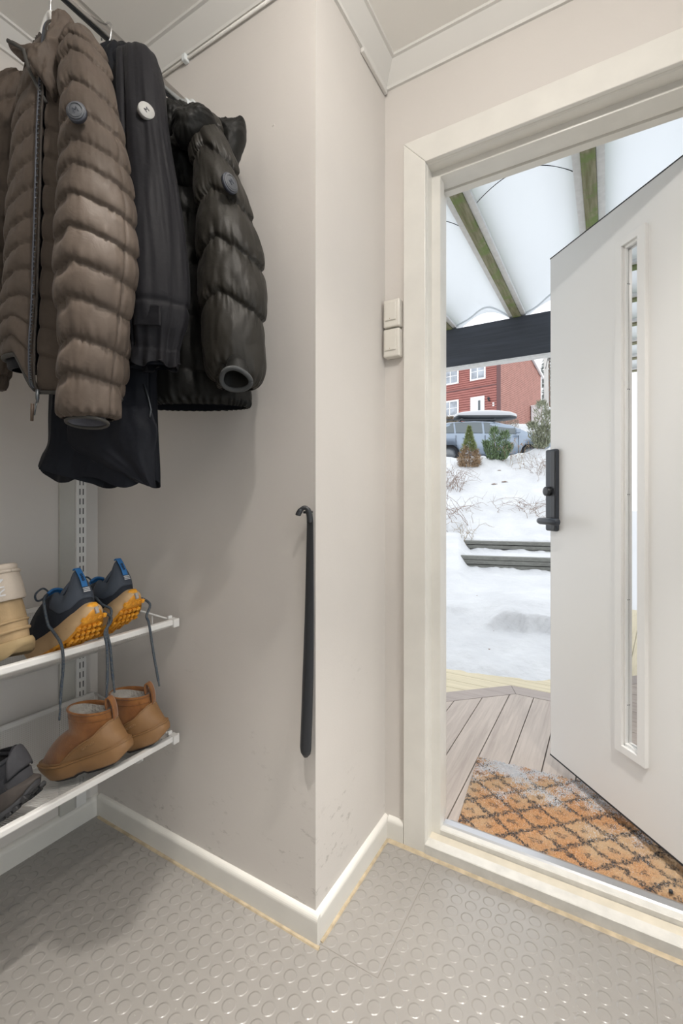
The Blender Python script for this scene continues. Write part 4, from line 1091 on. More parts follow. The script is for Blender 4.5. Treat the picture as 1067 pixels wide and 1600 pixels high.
def d1(u, z, t, a):
    d = q1(u, z, t, a)
    if t > .95: d = d * (1 - sstep(.95, 1.0, t)) - .002
    # side seam down the right edge
    x_ = math.cos(u)
    if math.sin(u) < .1:
        for sz in seamz:
            zz = z - chev1(u, t); k_ = (sz - zz)
            if 0 < k_ < .05: d -= .0055 * math.exp(-((x_ + .52) / .20) ** 2) * math.exp(-((k_ - .012) / .011) ** 2)
    du = abs((u + PI) % (2 * PI) - PI - (-.42)); d -= .004 * math.exp(-(du / .05) ** 2) * sstep(.2, .6, t)
    return d + (.0025 * math.sin(u * 17) * sstep(.90, .97, t))
sl = gtube('left_sleeve', slk, M['brown'], J, 150, 330, d1, cap=(True, False))
def ringtube(name, cx_, cy_, rx, ry, f, rad, mt_, parent, tilt=0.0, lump=0.0, depth=.02, inner=None, fs=0.0):
    """oval cuff opening seen from below: rim tube plus recessed lining"""
    pts = []
    for k in range(49):
        a = 2 * PI * k / 48; rr = 1 + lump * math.sin(3 * a + 1); x = cx_ + rx * rr * math.cos(a); y = cy_ + ry * rr * math.sin(a) + tilt * math.cos(a) * rx
        pts.append(P(x, y, f - fs * math.sin(a)))
    r_ = tube(name, pts, rad, mt_, parent, 10)
    rows = []
    for t in (0, .35, .7, 1):
        rows.append([p.lerp(sum(pts[:-1], Vector()) / 48, .06 + .28 * t) + (UP * 1.0 + FW * .25) * depth * t for p in pts[:-1]])
    V = [v for r in rows for v in r]
    obj('cuff_lining', V, grid_faces(4, 48) + [tuple(range(144, 192))], inner, r_, True, True)
    return r_
ringtube('cuff', 136, 660, 33, 8.5, .850, .0032, M['trimgrey'], sl, .08, .0, .03, M['silver_in'], -.026)
badge('sleeve_badge', 119, 174, .800, .0165, -.1, 1.08, (M['badge_dark'], M['badge_grey']), sl, -FW + RT * .15, ('M', .013, M['badge_dark'], .6))
# body: front opening towards the camera-left
fr_u = -1.72                    # angle of the zip on the body
bk = [(48, 90, 108, 1.00, .9), (62, 72, 122, .995, .8), (85, 54, 145, .985, .62), (120, 42, 165, .975, .55), (170, 30, 180, .97, .5), (240, 22, 190, .968, .5), (330, 17, 196, .965, .5), (420, 12, 200, .962, .5), (500, 8, 202, .96, .5), (560, 4, 200, .958, .5), (606, 6, 192, .956, .48), (618, 12, 186, .955, .45)]
bs = [Zp(y, .9) for y in (60, 118, 165, 212, 258, 304, 350, 395, 440, 487, 532, 576, 630)]
def chevb(u, t):
    w_ = (u - fr_u + PI) % (2 * PI) - PI
    return .030 - .055 * min(1.4, abs(w_)) ** 1.1 * (1 - .55 * t)
qb = quilt(bs, chevb, .0085, .0035, 5.0, .010, 8.0, .004)
def hemb(u, t):
    w_ = (u - fr_u + PI) % (2 * PI) - PI
    return (.075 * sstep(0, -.5, w_) if w_ < 0 else -.004) * sstep(.55, 1, t) if abs(w_) < 2.2 else .075 * sstep(.55, 1, t) * (w_ < 0)
gap = .035
body = gtube('body', bk, M['brown'], J, 200, 300, qb, arc=(fr_u + gap, fr_u + 2 * PI - gap), hem=lambda u, t: hemb(u if u < PI else u - 2 * PI, t))
solid(body, .006, -1)
# lining behind the opening
gtube('lining', [(k[0], k[1] + 9, k[2] - 9, k[3], k[4] * .8) for k in bk], M['navy_in'], J, 60, 60, None, hem=lambda u, t: .05 * sstep(.7, 1, t), cap=(False, False))
# zip edges
def edge_line(u, off=0.0, t0=.06, t1=1.0, n=60, outw=.010):
    K = []
    for py, xl, xr, f, r in bk: K.append((((xl + xr) / 2 - CX) / FPX * f, f, Zp(py, f), (xr - xl) / 2 / FPX * f, r))
    KK = crom(K, 200); out = []
    for i in range(n):
        t = t0 + (t1 - t0) * i / (n - 1); R, F, Z, a, r = KK[min(199, int(t * 199))]
        out.append(RF(R, F, Z) + RT * ((a + outw) * math.cos(u)) + FW * ((a * r + outw) * math.sin(u)) + UP * hemb(u, t) )
    return out
zl = edge_line(fr_u - gap * .8); zr = edge_line(fr_u + gap * 1.4)
zt_ = tube('zip_tape', zl, .0019, M['badge_dark'], body, 8)
bm = bmesh.new()
for i in range(8, 59):
    for h_ in (0, .5):
        c = zl[i].lerp(zl[min(59, i + 1)], h_) + RT * .005 - FW * .003; addbox(bm, c.x - .0016, c.x + .0012, c.y - .0010, c.y + .0010, c.z - .0011, c.z + .0011, 0)
frombm('zip_teeth', bm, M['zip'], zt_, world=True)
tube('zip_tape', zr, .0022, M['brown_in'], body, 8)
hb = [p for p in edge_line(fr_u + gap, t0=.995, t1=1.0, n=2)]
# hem binding
def hem_line(u0, u1, n=40, dz=-.002):
    py, xl, xr, f, r = bk[-1]; R = ((xl + xr) / 2 - CX) / FPX * f; a = (xr - xl) / 2 / FPX * f; out = []
    for i in range(n):
        u = u0 + (u1 - u0) * i / (n - 1); uu = u if u < PI else u - 2 * PI
        out.append(RF(R, f, Zp(py, f) + dz) + RT * ((a + .002) * math.cos(u)) + FW * ((a * r + .002) * math.sin(u)) + UP * hemb(uu, 1))
    return out
tube('hem_binding', hem_line(fr_u + gap, fr_u + PI * .999), .0040, M['trimgrey'], body, 8); tube('hem_binding', hem_line(fr_u + 2 * PI - gap, fr_u + PI * 1.001), .0050, M['trimgrey'], body, 8)
# zip slider with long leather pull
zb = zr[-1] + UP * -.004
zs_ = tube('zip_slider', [zb + UP * .006, zb - UP * .012, zb - UP * .020], [.0035, .0035, .002], M['zip'], body, 8)
tube('zip_pull', [zb - UP * .018 - RT * .002, zb - UP * .045 - RT * .006], [.0014, .0014], M['zip'], zs_, 6)
tube('leather_pull', [zb - UP * .022 - RT * .010, zb - UP * .056 - RT * .011], [.0032, .0030], M['leather'], zs_, 6)
# right sleeve hanging behind at the left picture edge
rk = [(112, 22, 34, 1.06, .8), (125, 2, 40, 1.065, .8), (170, -22, 38, 1.07, .8), (260, -38, 34, 1.07, .8), (360, -50, 30, 1.07, .8), (460, -58, 26, 1.07, .8), (540, -60, 20, 1.07, .8), (590, -55, 12, 1.07, .75), (608, -48, 4, 1.07, .7)]
gtube('right_sleeve', rk, M['brown'], J, 90, 200, quilt([Zp(y, 1.07) for y in (130, 178, 226, 274, 322, 370, 418, 466, 514, 562, 606)], lambda u, t: .03 * math.cos(u), .012, .007, 9.0, .02, 7.0, .006))
# stand-up collar: near side, far side and the front corner folded out to the left
co_ = pillow('collar', [(81, 64), (84, 46), (91, 28), (98, 19), (108, 25), (117, 38), (113, 58), (105, 78), (99, 100), (97, 128), (92, 150), (84, 158), (74, 140), (60, 118), (48, 100), (46, 88), (60, 90), (72, 80)], .915, .020, M['brown'], J, wr=.007, seed=21, fslope=.0006, asym=.6)
pillow('collar_inside', [(58, 62), (64, 52), (67, 62), (80, 72), (92, 84), (80, 96), (62, 98), (50, 88), (48, 76)], .985, .012, M['brown_in'], co_, wr=.004, seed=25)
fl_ = pillow('collar_flap', [(11, 62), (22, 66), (38, 72), (54, 70), (66, 70), (74, 80), (70, 96), (58, 102), (46, 98), (34, 94), (22, 84), (15, 75)], .93, .009, M['brown'], co_, wr=.003, seed=23, fslope=-.0002)
tube('collar_zip', [P(12, 64, .918), P(24, 70, .918), P(37, 78, .916), P(40, 90, .915), (P(46, 110, .913)), P(60, 138, .910), P(72, 160, .908)], .0035, M['trimgrey'], co_, 8)

# ---------------------------------------------------------------- 2: long navy coat
hanger(0, 'coat hanger whose steel hook shows between the brown jacket and the navy coat', .675, None, zt=2.08)
N_ = thing('long_coat', 'long navy shell coat with round white sleeve badge, hanging below the two puffer jackets', 'coat', (RX, .675, 2.2))
nb_ = [(76, 172, 200, 1.10, .8), (84, 162, 214, 1.098, .7), (100, 140, 228, 1.09, .5), (150, 110, 236, 1.08, .38), (250, 90, 243, 1.075, .34), (400, 84, 244, 1.07, .32), (500, 84, 242, 1.068, .32), (580, 84, 238, 1.066, .32), (640, 82, 238, 1.064, .33), (690, 80, 240, 1.062, .35), (725, 72, 242, 1.06, .36), (752, 66, 243, 1.06, .36)]
def dn(u, z, t, a):
    return .010 * fbm(math.cos(u) * 2.2, math.sin(u) * 2.2, z * 1.8) + .007 * math.sin(u * 7 + 1.3 + 1.5 * nz(z * 2, 1)) * sstep(.4, .95, t)
def hemn(u, t):
    x = math.cos(u); s = sstep(.80, 1, t)
    return s * (.034 * max(0, -x - .3) / .7 * 1 - .012 * math.sin(u * 5) - .004)
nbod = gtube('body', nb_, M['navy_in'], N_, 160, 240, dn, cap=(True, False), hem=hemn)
solid(nbod, .002)
def sheet(name, outline_rows, mt_, parent, nu=50, nv_=60, wob=.006, seed=0.0, thick=.0022, bow=0.0):
    """rows: (xl, yl, fl, xr, yr, fr) left/right end points of each row, top to bottom"""
    K = crom(outline_rows, nv_); V = []
    for j, (xl, yl, fl, xr, yr, fr_) in enumerate(K):
        for i in range(nu):
            s = i / (nu - 1); p = P(xl + (xr - xl) * s, yl + (yr - yl) * s, fl + (fr_ - fl) * s)
            V.append(p - FW * (wob * fbm(s * 3.2 + seed, j / nv_ * 1.6, seed) + bow * math.sin(PI * s)))
    o = obj(name, V, grid_faces(nv_, nu, False), mt_, parent, True, True); return solid(o, thick)
# right-hand front panel folded over, showing its lighter face
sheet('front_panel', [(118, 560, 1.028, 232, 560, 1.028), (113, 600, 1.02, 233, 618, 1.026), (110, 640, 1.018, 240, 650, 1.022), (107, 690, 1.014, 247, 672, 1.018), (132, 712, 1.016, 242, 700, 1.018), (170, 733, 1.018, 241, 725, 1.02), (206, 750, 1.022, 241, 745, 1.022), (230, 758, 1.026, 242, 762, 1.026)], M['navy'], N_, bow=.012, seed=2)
sheet('left_front_panel', [(84, 600, 1.02, 168, 600, 1.045), (80, 650, 1.005, 166, 660, 1.045), (78, 690, .998, 164, 700, 1.045), (66, 722, .985, 164, 735, 1.045), (61, 733, .98, 163, 761, 1.045)], M['navy_in'], N_, wob=.004, seed=5, bow=.006)
tube('front_zip', [P(225, 600, 1.02), P(232, 622, 1.018), P(236, 640, 1.018), P(234, 652, 1.016)], .0018, M['zip'], N_, 8)
nsk = [(80, 196, 226, 1.052, .7), (85, 186, 236, 1.046, .75), (98, 184, 248, 1.035, .78), (140, 184, 257, 1.02, .75), (200, 185, 264, 1.01, .72), (300, 188, 281, 1.0, .70), (380, 188, 291, .995, .70), (440, 190, 295, .992, .68), (480, 193, 294, .990, .66), (505, 196, 291, .990, .64), (530, 198, 284, .990, .60), (552, 199, 279, .990, .58), (568, 198, 277, .990, .58), (573, 199, 276, .990, .57)]
def dsl(u, z, t, a):
    d = .006 * fbm(math.cos(u) * 1.8 + 4, math.sin(u) * 1.8, z * 2.2)
    c1 = math.exp(-((z - Zp(482, .99)) / .007) ** 2); c0 = sstep(.72, .78, t) * (1 - sstep(.83, .86, t))
    d -= .0035 * c1 + .002 * c0
    g_ = sstep(.66, .78, t); d += g_ * .0055 * math.sin(u * 11 + 3.5 * nz(u, z * 4)) * (.4 + .6 * sstep(.85, 1, t))
    g2 = math.exp(-((u % (2 * PI) - 4.55) / .35) ** 2) * sstep(.45, .75, t) * (1 - sstep(.78, .85, t)); d += g2 * .006
    d -= .010 * math.exp(-(((u % (2 * PI)) - 4.15) / .07) ** 2) * sstep(.10, .3, t) * (1 - sstep(.80, .84, t))
    return d
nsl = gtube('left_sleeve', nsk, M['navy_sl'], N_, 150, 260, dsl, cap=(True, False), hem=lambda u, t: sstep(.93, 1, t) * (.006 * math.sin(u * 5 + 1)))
solid(nsl, .0022, -1)
gtube('sleeve_lining', [(574, 203, 272, .990, .5), (560, 204, 271, .990, .5), (540, 206, 270, .99, .4)], M['navy_in'], nsl, 60, 10, None, cap=(False, True))
# cuff strap and loop
sp_ = lambda px, py, dz_=0: P(px, py, .943)
sheet('cuff_strap', [(210, 476, .948, 251, 477, .938), (209, 487, .948, 251, 488, .938), (209, 498, .946, 251, 499, .937), (209, 508, .946, 251, 509, .937)], M['navy_sl'], nsl, 14, 14, wob=.001, seed=8, thick=.003)
badge('sleeve_badge', 228.5, 173.5, .966, .0172, -.32, 1.0, (M['badge_white'], M['badge_white']), nsl, (-FW * .72 + RT * .55), ('M', .0125, M['ink'], 1.15), ring=False)
# folded collar
def ncollar():
    V = []; nu, nv_ = 70, 20
    kb = crom([(168, 92, 1.08), (176, 102, 1.06), (192, 104, 1.055), (206, 98, 1.07), (214, 90, 1.10)], nu); kt = crom([(171, 82, 1.10), (180, 76, 1.08), (192, 75, 1.08), (202, 80, 1.09), (212, 88, 1.12)], nu)
    for j in range(nv_):
        s = j / (nv_ - 1)
        for i in range(nu): p = P(*kb[i]).lerp(P(*kt[i]), s) - FW * (.010 * math.sin(PI * s)); V.append(p)
    c = obj('collar', V, grid_faces(nv_, nu, False), M['navy_in'], N_, True, True); solid(c, .006)
ncollar()

# ---------------------------------------------------------------- 3: dark olive puffer with hood
hanger(0, 'coat hanger with white arm carrying the hooded black puffer jacket by the wall', .815, None, zt=2.06)
O_ = thing('puffer_jacket', 'black-olive hooded puffer jacket with dark sleeve badge hanging next to the wall', 'jacket', (RX, .815, 2.2))
ok_ = [(170, 262, 300, 1.20, .8), (185, 252, 318, 1.195, .7), (210, 240, 340, 1.19, .55), (260, 225, 360, 1.18, .45), (350, 200, 378, 1.17, .4), (450, 190, 388, 1.165, .4), (540, 190, 393, 1.16, .4), (600, 196, 392, 1.155, .4), (628, 206, 390, 1.15, .38), (637, 214, 386, 1.15, .34)]
qo = quilt([Zp(y, 1.15) for y in (190, 262, 340, 420, 500, 584, 640)], lambda u, t: -.02 * math.cos(u), .010, .008, 3.0, .025, 7.0, .006)
def do(u, z, t, a):
    d = qo(u, z, t, a); h_ = sstep(.86, .93, t)
    return d * (1 - h_ * .6) + h_ * (.004 * math.sin(u * 46 + 5 * nz(u * 3, z * 20)) - .003 * math.exp(-((z - Zp(607, 1.15)) / .006) ** 2) * 3)
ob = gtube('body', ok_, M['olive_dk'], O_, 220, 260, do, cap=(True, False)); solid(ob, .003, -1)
gtube('lining', [(637, 222, 378, 1.15, .28), (600, 222, 376, 1.15, .26), (500, 230, 370, 1.15, .2)], M['navy_in'], O_, 60, 12, None, cap=(False, True))
osk = [(176, 300, 322, 1.10, .8), (184, 290, 334, 1.092, .8), (200, 292, 345, 1.082, .82), (235, 299, 360, 1.07, .82), (290, 305, 380, 1.06, .84), (350, 309, 396, 1.05, .86), (410, 311, 409, 1.045, .86), (470, 314, 413, 1.04, .86), (520, 317, 413, 1.038, .84), (555, 321, 411, 1.036, .82), (578, 324, 410, 1.036, .80), (592, 330, 408, 1.036, .78), (603, 339, 402, 1.036, .72), (608, 350, 392, 1.036, .6)]
def chevo(u, t):
    x = math.cos(u); return (.030 * (1 - abs(x + .25) * 1.35)) * (1 if math.sin(u) < .3 else .3) - .008
qs = quilt([Zp(y, 1.05) for y in (172, 246, 322, 404, 486, 594)], chevo, .016, .006, 12.0, .016, 6.0, .005)
def dso(u, z, t, a):
    d = qs(u, z, t, a); h_ = sstep(.86, .97, t)
    return d * (1 - h_) + h_ * (.0045 * abs(math.sin(u * 10 + 2 * nz(u * 2, 4))) + .002)
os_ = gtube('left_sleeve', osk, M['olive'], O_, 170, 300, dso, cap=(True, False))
cf = ringtube('knit_cuff', 368, 593, 23, 17, .972, .0052, M['knit'], os_, .12, .05, .04, M['olive_dk'], -.018)
badge('sleeve_badge', 360, 286, .985, .0200, .0, 1.12, (M['badge_dark'], M['badge_grey']), os_, (-FW * .60 + RT * .80 + UP * .12), ('M', .015, M['badge_dark'], 1.0))
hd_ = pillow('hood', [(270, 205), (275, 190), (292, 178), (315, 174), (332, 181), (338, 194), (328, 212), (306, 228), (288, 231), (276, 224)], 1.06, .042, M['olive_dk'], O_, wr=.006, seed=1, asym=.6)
pillow('hood_back', [(333, 184), (345, 190), (366, 190), (381, 189), (384, 198), (383, 220), (374, 245), (366, 268), (358, 262), (352, 238), (340, 212)], 1.13, .035, M['olive_dk'], hd_, wr=.005, seed=5)
pillow('collar', [(256, 200), (258, 178), (262, 160), (272, 161), (286, 172), (296, 184), (290, 205), (276, 214), (262, 214)], 1.13, .03, M['olive_dk'], O_, wr=.006, seed=8)
pillow('yoke', [(262, 235), (270, 218), (296, 222), (318, 235), (312, 270), (300, 300), (276, 290), (262, 262)], 1.13, .045, M['olive_dk'], O_, wr=.006, seed=14)
tube('zip_slider', [P(234, 626, 1.09), P(235, 632, 1.09)], .003, M['steel'], O_, 8)
# ================================================================ shoes
def suede(name, c, c2, bs=260.0): return mat(name, c, .85, bump=.5, bscale=bs, col2=c2, vscale=22, sheen=.3, bdist=.0012)
M['suede'] = suede('tan_suede', (.275, .108, .024), (.18, .062, .012)); M['rubber_tan'] = mat('caramel_rubber', (.27, .145, .060), .5, var=.05, vscale=8)
M['rubber_lit'] = mat('caramel_rubber_lit', (.34, .20, .095), .5)  # lighter copy of the rubber, lit tone put into the raised letters
M['fleece'] = mat('cream_fleece', (.40, .38, .35), .95, bump=1.0, bscale=160, bdist=.006)
M['sole_blk'] = mat('black_outsole', (.022, .022, .024), .7)
M['navy_mesh'] = mat('navy_knit_upper', (.014, .019, .030), .8, bump=.4, bscale=500); M['slate'] = mat('slate_heel_fabric', (.048, .060, .082), .7, bump=.25, bscale=500)
M['blue'] = mat('bright_blue_tab', (.025, .16, .42), .5); M['foam'] = mat('sand_foam', (.52, .35, .19), .75, bump=.3, bscale=25, bdist=.002)
g = NG(M['foam']); tc = g.n('TexCoord').outputs['Object']; n = g.n('TexVoronoi', i_Scale=120.0); g.l(tc, n.inputs['Vector'])
sp_n = g.ramp(n.outputs['Distance'], [(.12, 1.), (.17, 0.)]); n2 = g.n('TexNoise', i_Scale=40.0); g.l(tc, n2.inputs['Vector'])
g.l(g.mixc(g.math('MULTIPLY', sp_n, g.ramp(n2.outputs['Fac'], [(.5, 0.), (.55, .8)])), (.52, .35, .19), (.15, .09, .05)), g.b.inputs['Base Color'])
M['orange'] = mat('orange_rubber', (.86, .40, .03), .5, col2=(.62, .24, .015), vscale=60); M['oline'] = mat('grey_shank', (.35, .33, .32), .6)
M['lace'] = mat('flecked_navy_lace', (.025, .042, .075), .85, col2=(.10, .11, .11), vscale=300, bump=.6, bscale=500)
M['print'] = mat('pale_print', (.62, .62, .64), .6)
M['tan_up'] = mat('sand_canvas', (.44, .31, .17), .8, var=.2, vscale=12, bump=.3, bscale=300); M['tan_cuff'] = mat('cream_sock_cuff', (.52, .45, .38), .85, bump=.4, bscale=350); M['tan_sole'] = mat('sand_sole', (.40, .29, .15), .7, var=.25, vscale=14)
M['hk_up'] = mat('black_hiking_upper', (.015, .016, .021), .8, var=.3, vscale=20, bump=.4, bscale=300); M['hk_patch'] = mat('grey_heel_patch', (.042, .042, .048), .8, var=.3, vscale=30); M['hk_mid'] = mat('brown_grey_midsole', (.058, .048, .043), .8, var=.3, vscale=16); M['hk_rim'] = mat('grey_outsole', (.075, .075, .082), .8, var=.3, vscale=20)

def outline(L, wh, wt, n=64, sk=.0):
    """foot outline, heel at x=0, toe at x=L; returns list of (x,y), starts at heel centre, ccw"""
    out = []
    for k in range(n):
        a = 2 * PI * k / n; x = L / 2 - L / 2 * math.cos(a); s = x / L
        w = np.interp(s, [0, .12, .30, .48, .68, .82, .93, 1.0], [wh * .80, wh, wh * .96, wh * .94, wt, wt * .93, wt * .70, wt * .45])
        ca = math.sin(a); y = math.copysign(abs(ca) ** .62, ca) * w
        y += sk * math.sin(PI * s) * .01
        out.append((x, y))
    return out
def shoe_frame(heel, yawd, pitch, roll=0.0):
    """heel: world position of the sole's heel bottom; toe direction = -X rotated by yawd"""
    return heel, (roll, pitch, PI + math.radians(yawd))
def rows_mesh(name, rows, mt_, par, closed=True, caps=(False, False), smooth=True, th=0):
    V = [v for r in rows for v in r]; n = len(rows[0]); Fc = grid_faces(len(rows), n, closed)
    if caps[0]: Fc.append(tuple(range(n))[::-1])
    if caps[1]: Fc.append(tuple((len(rows) - 1) * n + k for k in range(n)))
    bm = bmesh.new(); vs = [bm.verts.new(v) for v in V]
    for f_ in Fc: bm.faces.new([vs[i] for i in f_])
    bmesh.ops.recalc_face_normals(bm, faces=bm.faces)
    o = frombm(name, bm, mt_, par, smooth)
    if th: solid(o, th, -1)
    return o
def sole_rows(O, L, zb, zt, flare_b=1.0, flare_t=.95, bulge=.003, n=9, heelback=0.0):
    """zb(s), zt(s) bottom/top heights along the shoe"""
    rows = []
    for j in range(n):
        t = j / (n - 1); r = []
        fl = flare_b + (flare_t - flare_b) * t
        for x, y in O:
            s = x / L; b = bulge * math.sin(PI * t)
            ex = (x - L * .5) * (fl + b / L * 2) + L * .5 + (heelback * (1 - s) ** 3 * -1 * (1 - t) if heelback else 0)
            r.append((ex, y * fl + math.copysign(b, y) * min(1, abs(y) * 60), zb(s) + (zt(s) - zb(s)) * t))
        rows.append(r)
    return rows
def upper_rows(O, L, z0, collar, zc, nj=26, pw=.78, inset=.94, shaft=0.0):
    """loft from the sole edge to the collar ellipse. collar=(xc, rx, ry); zc(a) collar height; convex toe"""
    xc, rx, ry = collar; rows = []; n = len(O)
    for j in range(nj):
        tt = j / (nj - 1); t = min(1.0, tt / (1 - shaft)); r = []
        for k, (x, y) in enumerate(O):
            x0, y0 = (x - L * .5) * inset + L * .5, y * inset; s = x / L
            a = 2 * PI * k / n
            x1 = xc - rx * math.cos(a); y1 = ry * math.sin(a)
            toe = sstep(.25, .9, s)
            lin = t; cv = 1 - math.cos(t * PI / 2)      # convex near toe
            h = t * (1 - toe) + (math.sin(t * PI / 2) ** pw) * toe * .62 + t * toe * .38
            if shaft:
                h = (t * .55 + .45 * math.sin(t * PI / 2)) * (1 - shaft) if tt <= 1 - shaft else tt
                h = h * toe + (1 - toe) * tt; cv = t * t * .7 + .3 * t; lin = min(1, t) if toe > 0 else t
            q_ = lin * (1 - toe) + (cv * .75 + lin * .25) * toe
            sidebulge = .006 * math.sin(PI * t) * (1 - toe)
            yy = y0 + (y1 - y0) * q_; yy += math.copysign(sidebulge, yy) if abs(yy) > .004 else 0
            r.append((x0 + (x1 - x0) * q_, yy, z0(s) + (zc(s, x1) - z0(s)) * h))
        rows.append(r)
    return rows

def boot_rows(O, L, z0, nj=40):
    """foot outline -> ankle ellipse -> collar ellipse"""
    rows = []; n = len(O); zc = lambda x: .150 + .34 * (x - .078); za = lambda x: .094 + .30 * (x - .08)
    for j in range(nj):
        tt = j / (nj - 1); r = []
        for k, (x, y) in enumerate(O):
            a = 2 * PI * k / n; s = x / L; ca, sa = math.cos(a), math.sin(a)
            f = ((x - L * .5) * .95 + L * .5, y * .95, z0(s)); xa = .080 - .062 * ca; an = (xa, .043 * sa, za(xa)); xc = .076 - .054 * ca; co = (xc, .040 * sa, zc(xc))
            if tt < .55:
                t = tt / .55; toe = sstep(.35, .95, s)
                h = t + (math.sin(t * PI / 2) - t) * .55 * toe; q_ = t + (t * t - t) * .25 * toe
                r.append((f[0] + (an[0] - f[0]) * q_, f[1] + (an[1] - f[1]) * q_, f[2] + (an[2] - f[2]) * h))
            else:
                t = (tt - .55) / .45; r.append(tuple(an[i] + (co[i] - an[i]) * t for i in range(3)))
        rows.append(r)
    # relax the ankle crease
    for _ in range(3):
        for j in range(18, 27):
            for k in range(n): rows[j][k] = tuple((rows[j - 1][k][i] + rows[j][k][i] * 2 + rows[j + 1][k][i]) / 4 for i in range(3))
    return rows
# ---------------------------------------------------------------- brown ankle boots
def boot(heel, yawd, pitch, label):
    o = thing('ankle_boot', label, 'boot', tuple(heel), 'pair of brown ankle boots', (0, pitch, PI + math.radians(yawd)))
    L = .252; O = outline(L, .041, .048)
    zb = lambda s: float(np.interp(s, [0, .10, .25, .38, .44, .70, 1.0], [.024, .004, .0, .010, .020, .006, .030])) 
    zb2 = lambda s: float(np.interp(s, [0, .10, .25, .40, .46, .55, .80, 1.0], [.022, .006, .004, .004, .012, .004, .006, .030]))
    zt = lambda s: float(np.interp(s, [0, .3, .6, 1.0], [.052, .048, .044, .050]))
    rows_mesh('outsole', sole_rows(O, L, lambda s: zb2(s) - .006, lambda s: zb2(s) + .006, .90, .96, .001, 5), M['sole_blk'], o, caps=(True, True))
    rows_mesh('midsole', sole_rows(O, L, zb2, zt, 1.0, 1.0, .004, 11, .004), M['rubber_tan'], o, caps=(True, True))
    zc = lambda s, x: .150 + .34 * (x - .078)
    up = rows_mesh('upper', boot_rows(O, L, lambda s: zt(s) - .004), M['suede'], o, th=.004)
    # rubber heel counter: outer shell over the back half, edge sweeping up to the pull tab
    rr = boot_rows(O, L, lambda s: zt(s) - .004)
    rows = []
    n = len(O)
    ks = [k for k in range(-22, 23)]
    for j in range(26):
        r = []
        for k in ks:
            s = O[k % n][0] / L
            tmax = float(np.interp(s, [0, .06, .2, .38, .52, .60, .64], [.80, .79, .68, .50, .34, .16, .02]))
            q_ = (j / 25) * tmax * 39; a = int(q_); b = min(a + 1, 39); w = q_ - a
            p = Vector(rr[a][k % n]).lerp(Vector(rr[b][k % n]), w); c = Vector((.075, 0, p.z)); d = (p - c).normalized()
            r.append(p + d * (.0045 + .003 * math.sin(j / 25 * PI)))
        rows.append(r)
    hc = rows_mesh('heel_counter', rows, M['rubber_tan'], o, closed=False); solid(hc, .004, -1)
    tube('counter_rim', [Vector(v) + Vector((0, 0, .0005)) for v in rows[-1]], .0022, M['rubber_tan'], hc, 6, world=False)
    # groove between shell and sole
    tube('foxing_line', [Vector(((x - L * .5) * 1.035 + L * .5, y * 1.05, zt(x / L) - .006)) for x, y in [O[k % n] for k in range(-30, 31)]], .0026, M['rubber_tan'], o, 6, world=False)
    # collar roll, lining, stitch line
    a_ = [2 * PI * k / 60 for k in range(61)]
    cr = [Vector((.076 - .054 * math.cos(a), .040 * math.sin(a), zc(0, .076 - .054 * math.cos(a)))) for a in a_]
    tube('collar_edge', cr, .0032, M['suede'], up, 8, world=False)
    rows = []
    for j in range(9):
        t = j / 8; rows.append([(.076 - (.052 - .012 * t - .004 * math.sin(t * 3)) * math.cos(a), (.039 - .010 * t) * math.sin(a), zc(0, .076 - .054 * math.cos(a)) + .002 - .045 * t) for a in a_[:-1]])
    rows_mesh('fleece_lining', rows, M['fleece'], o, caps=(False, True))
    st = [Vector((.076 - .0570 * math.cos(a), .0425 * math.sin(a), zc(0, .076 - .054 * math.cos(a)) - .018)) for a in a_]
    tube('stitching', st, .0008, M['suede'], up, 5, world=False)
    # seam where shaft meets vamp
    # pull tab at the heel: strap folded over the collar
    pts = curvepts([(.017, 0, .104), (.012, 0, .122), (.010, 0, .142), (.013, 0, .160), (.021, 0, .163), (.027, 0, .150), (.029, 0, .135)], 22)
    V = []
    for p in pts:
        for y in np.linspace(-.0095, .0095, 7): V.append((p.x, y, p.z))
    pt = obj('pull_tab', V, grid_faces(len(pts), 7, False), M['suede'], o, True); solid(pt, .0035)
    # embossed lettering on the outer counter
    pA = Vector(rr[9][12]); 
    side = -1
    # camera sees the +y side in local space (see placement)
    k0, k1 = 8, 13
    A_ = Vector(rr[11][9]); B_ = Vector(rr[11][16]); c = Vector((.075, 0, A_.z))
    off = Vector((-.15, 1, 0)).normalized() * .0088
    xd = (B_ - A_); xd.z = .0
    ctr = (A_ + B_) / 2 + Vector((0, .0100, .004))
    tm = text_mesh('embossed_letters', 'BADAVAI', .0085, M['rubber_lit'], bpy_matrix(o) @ frame_M(ctr, Vector((-xd.x, -xd.y, .012)), Vector((0, 0, 1))), hc, .0016)
    return o
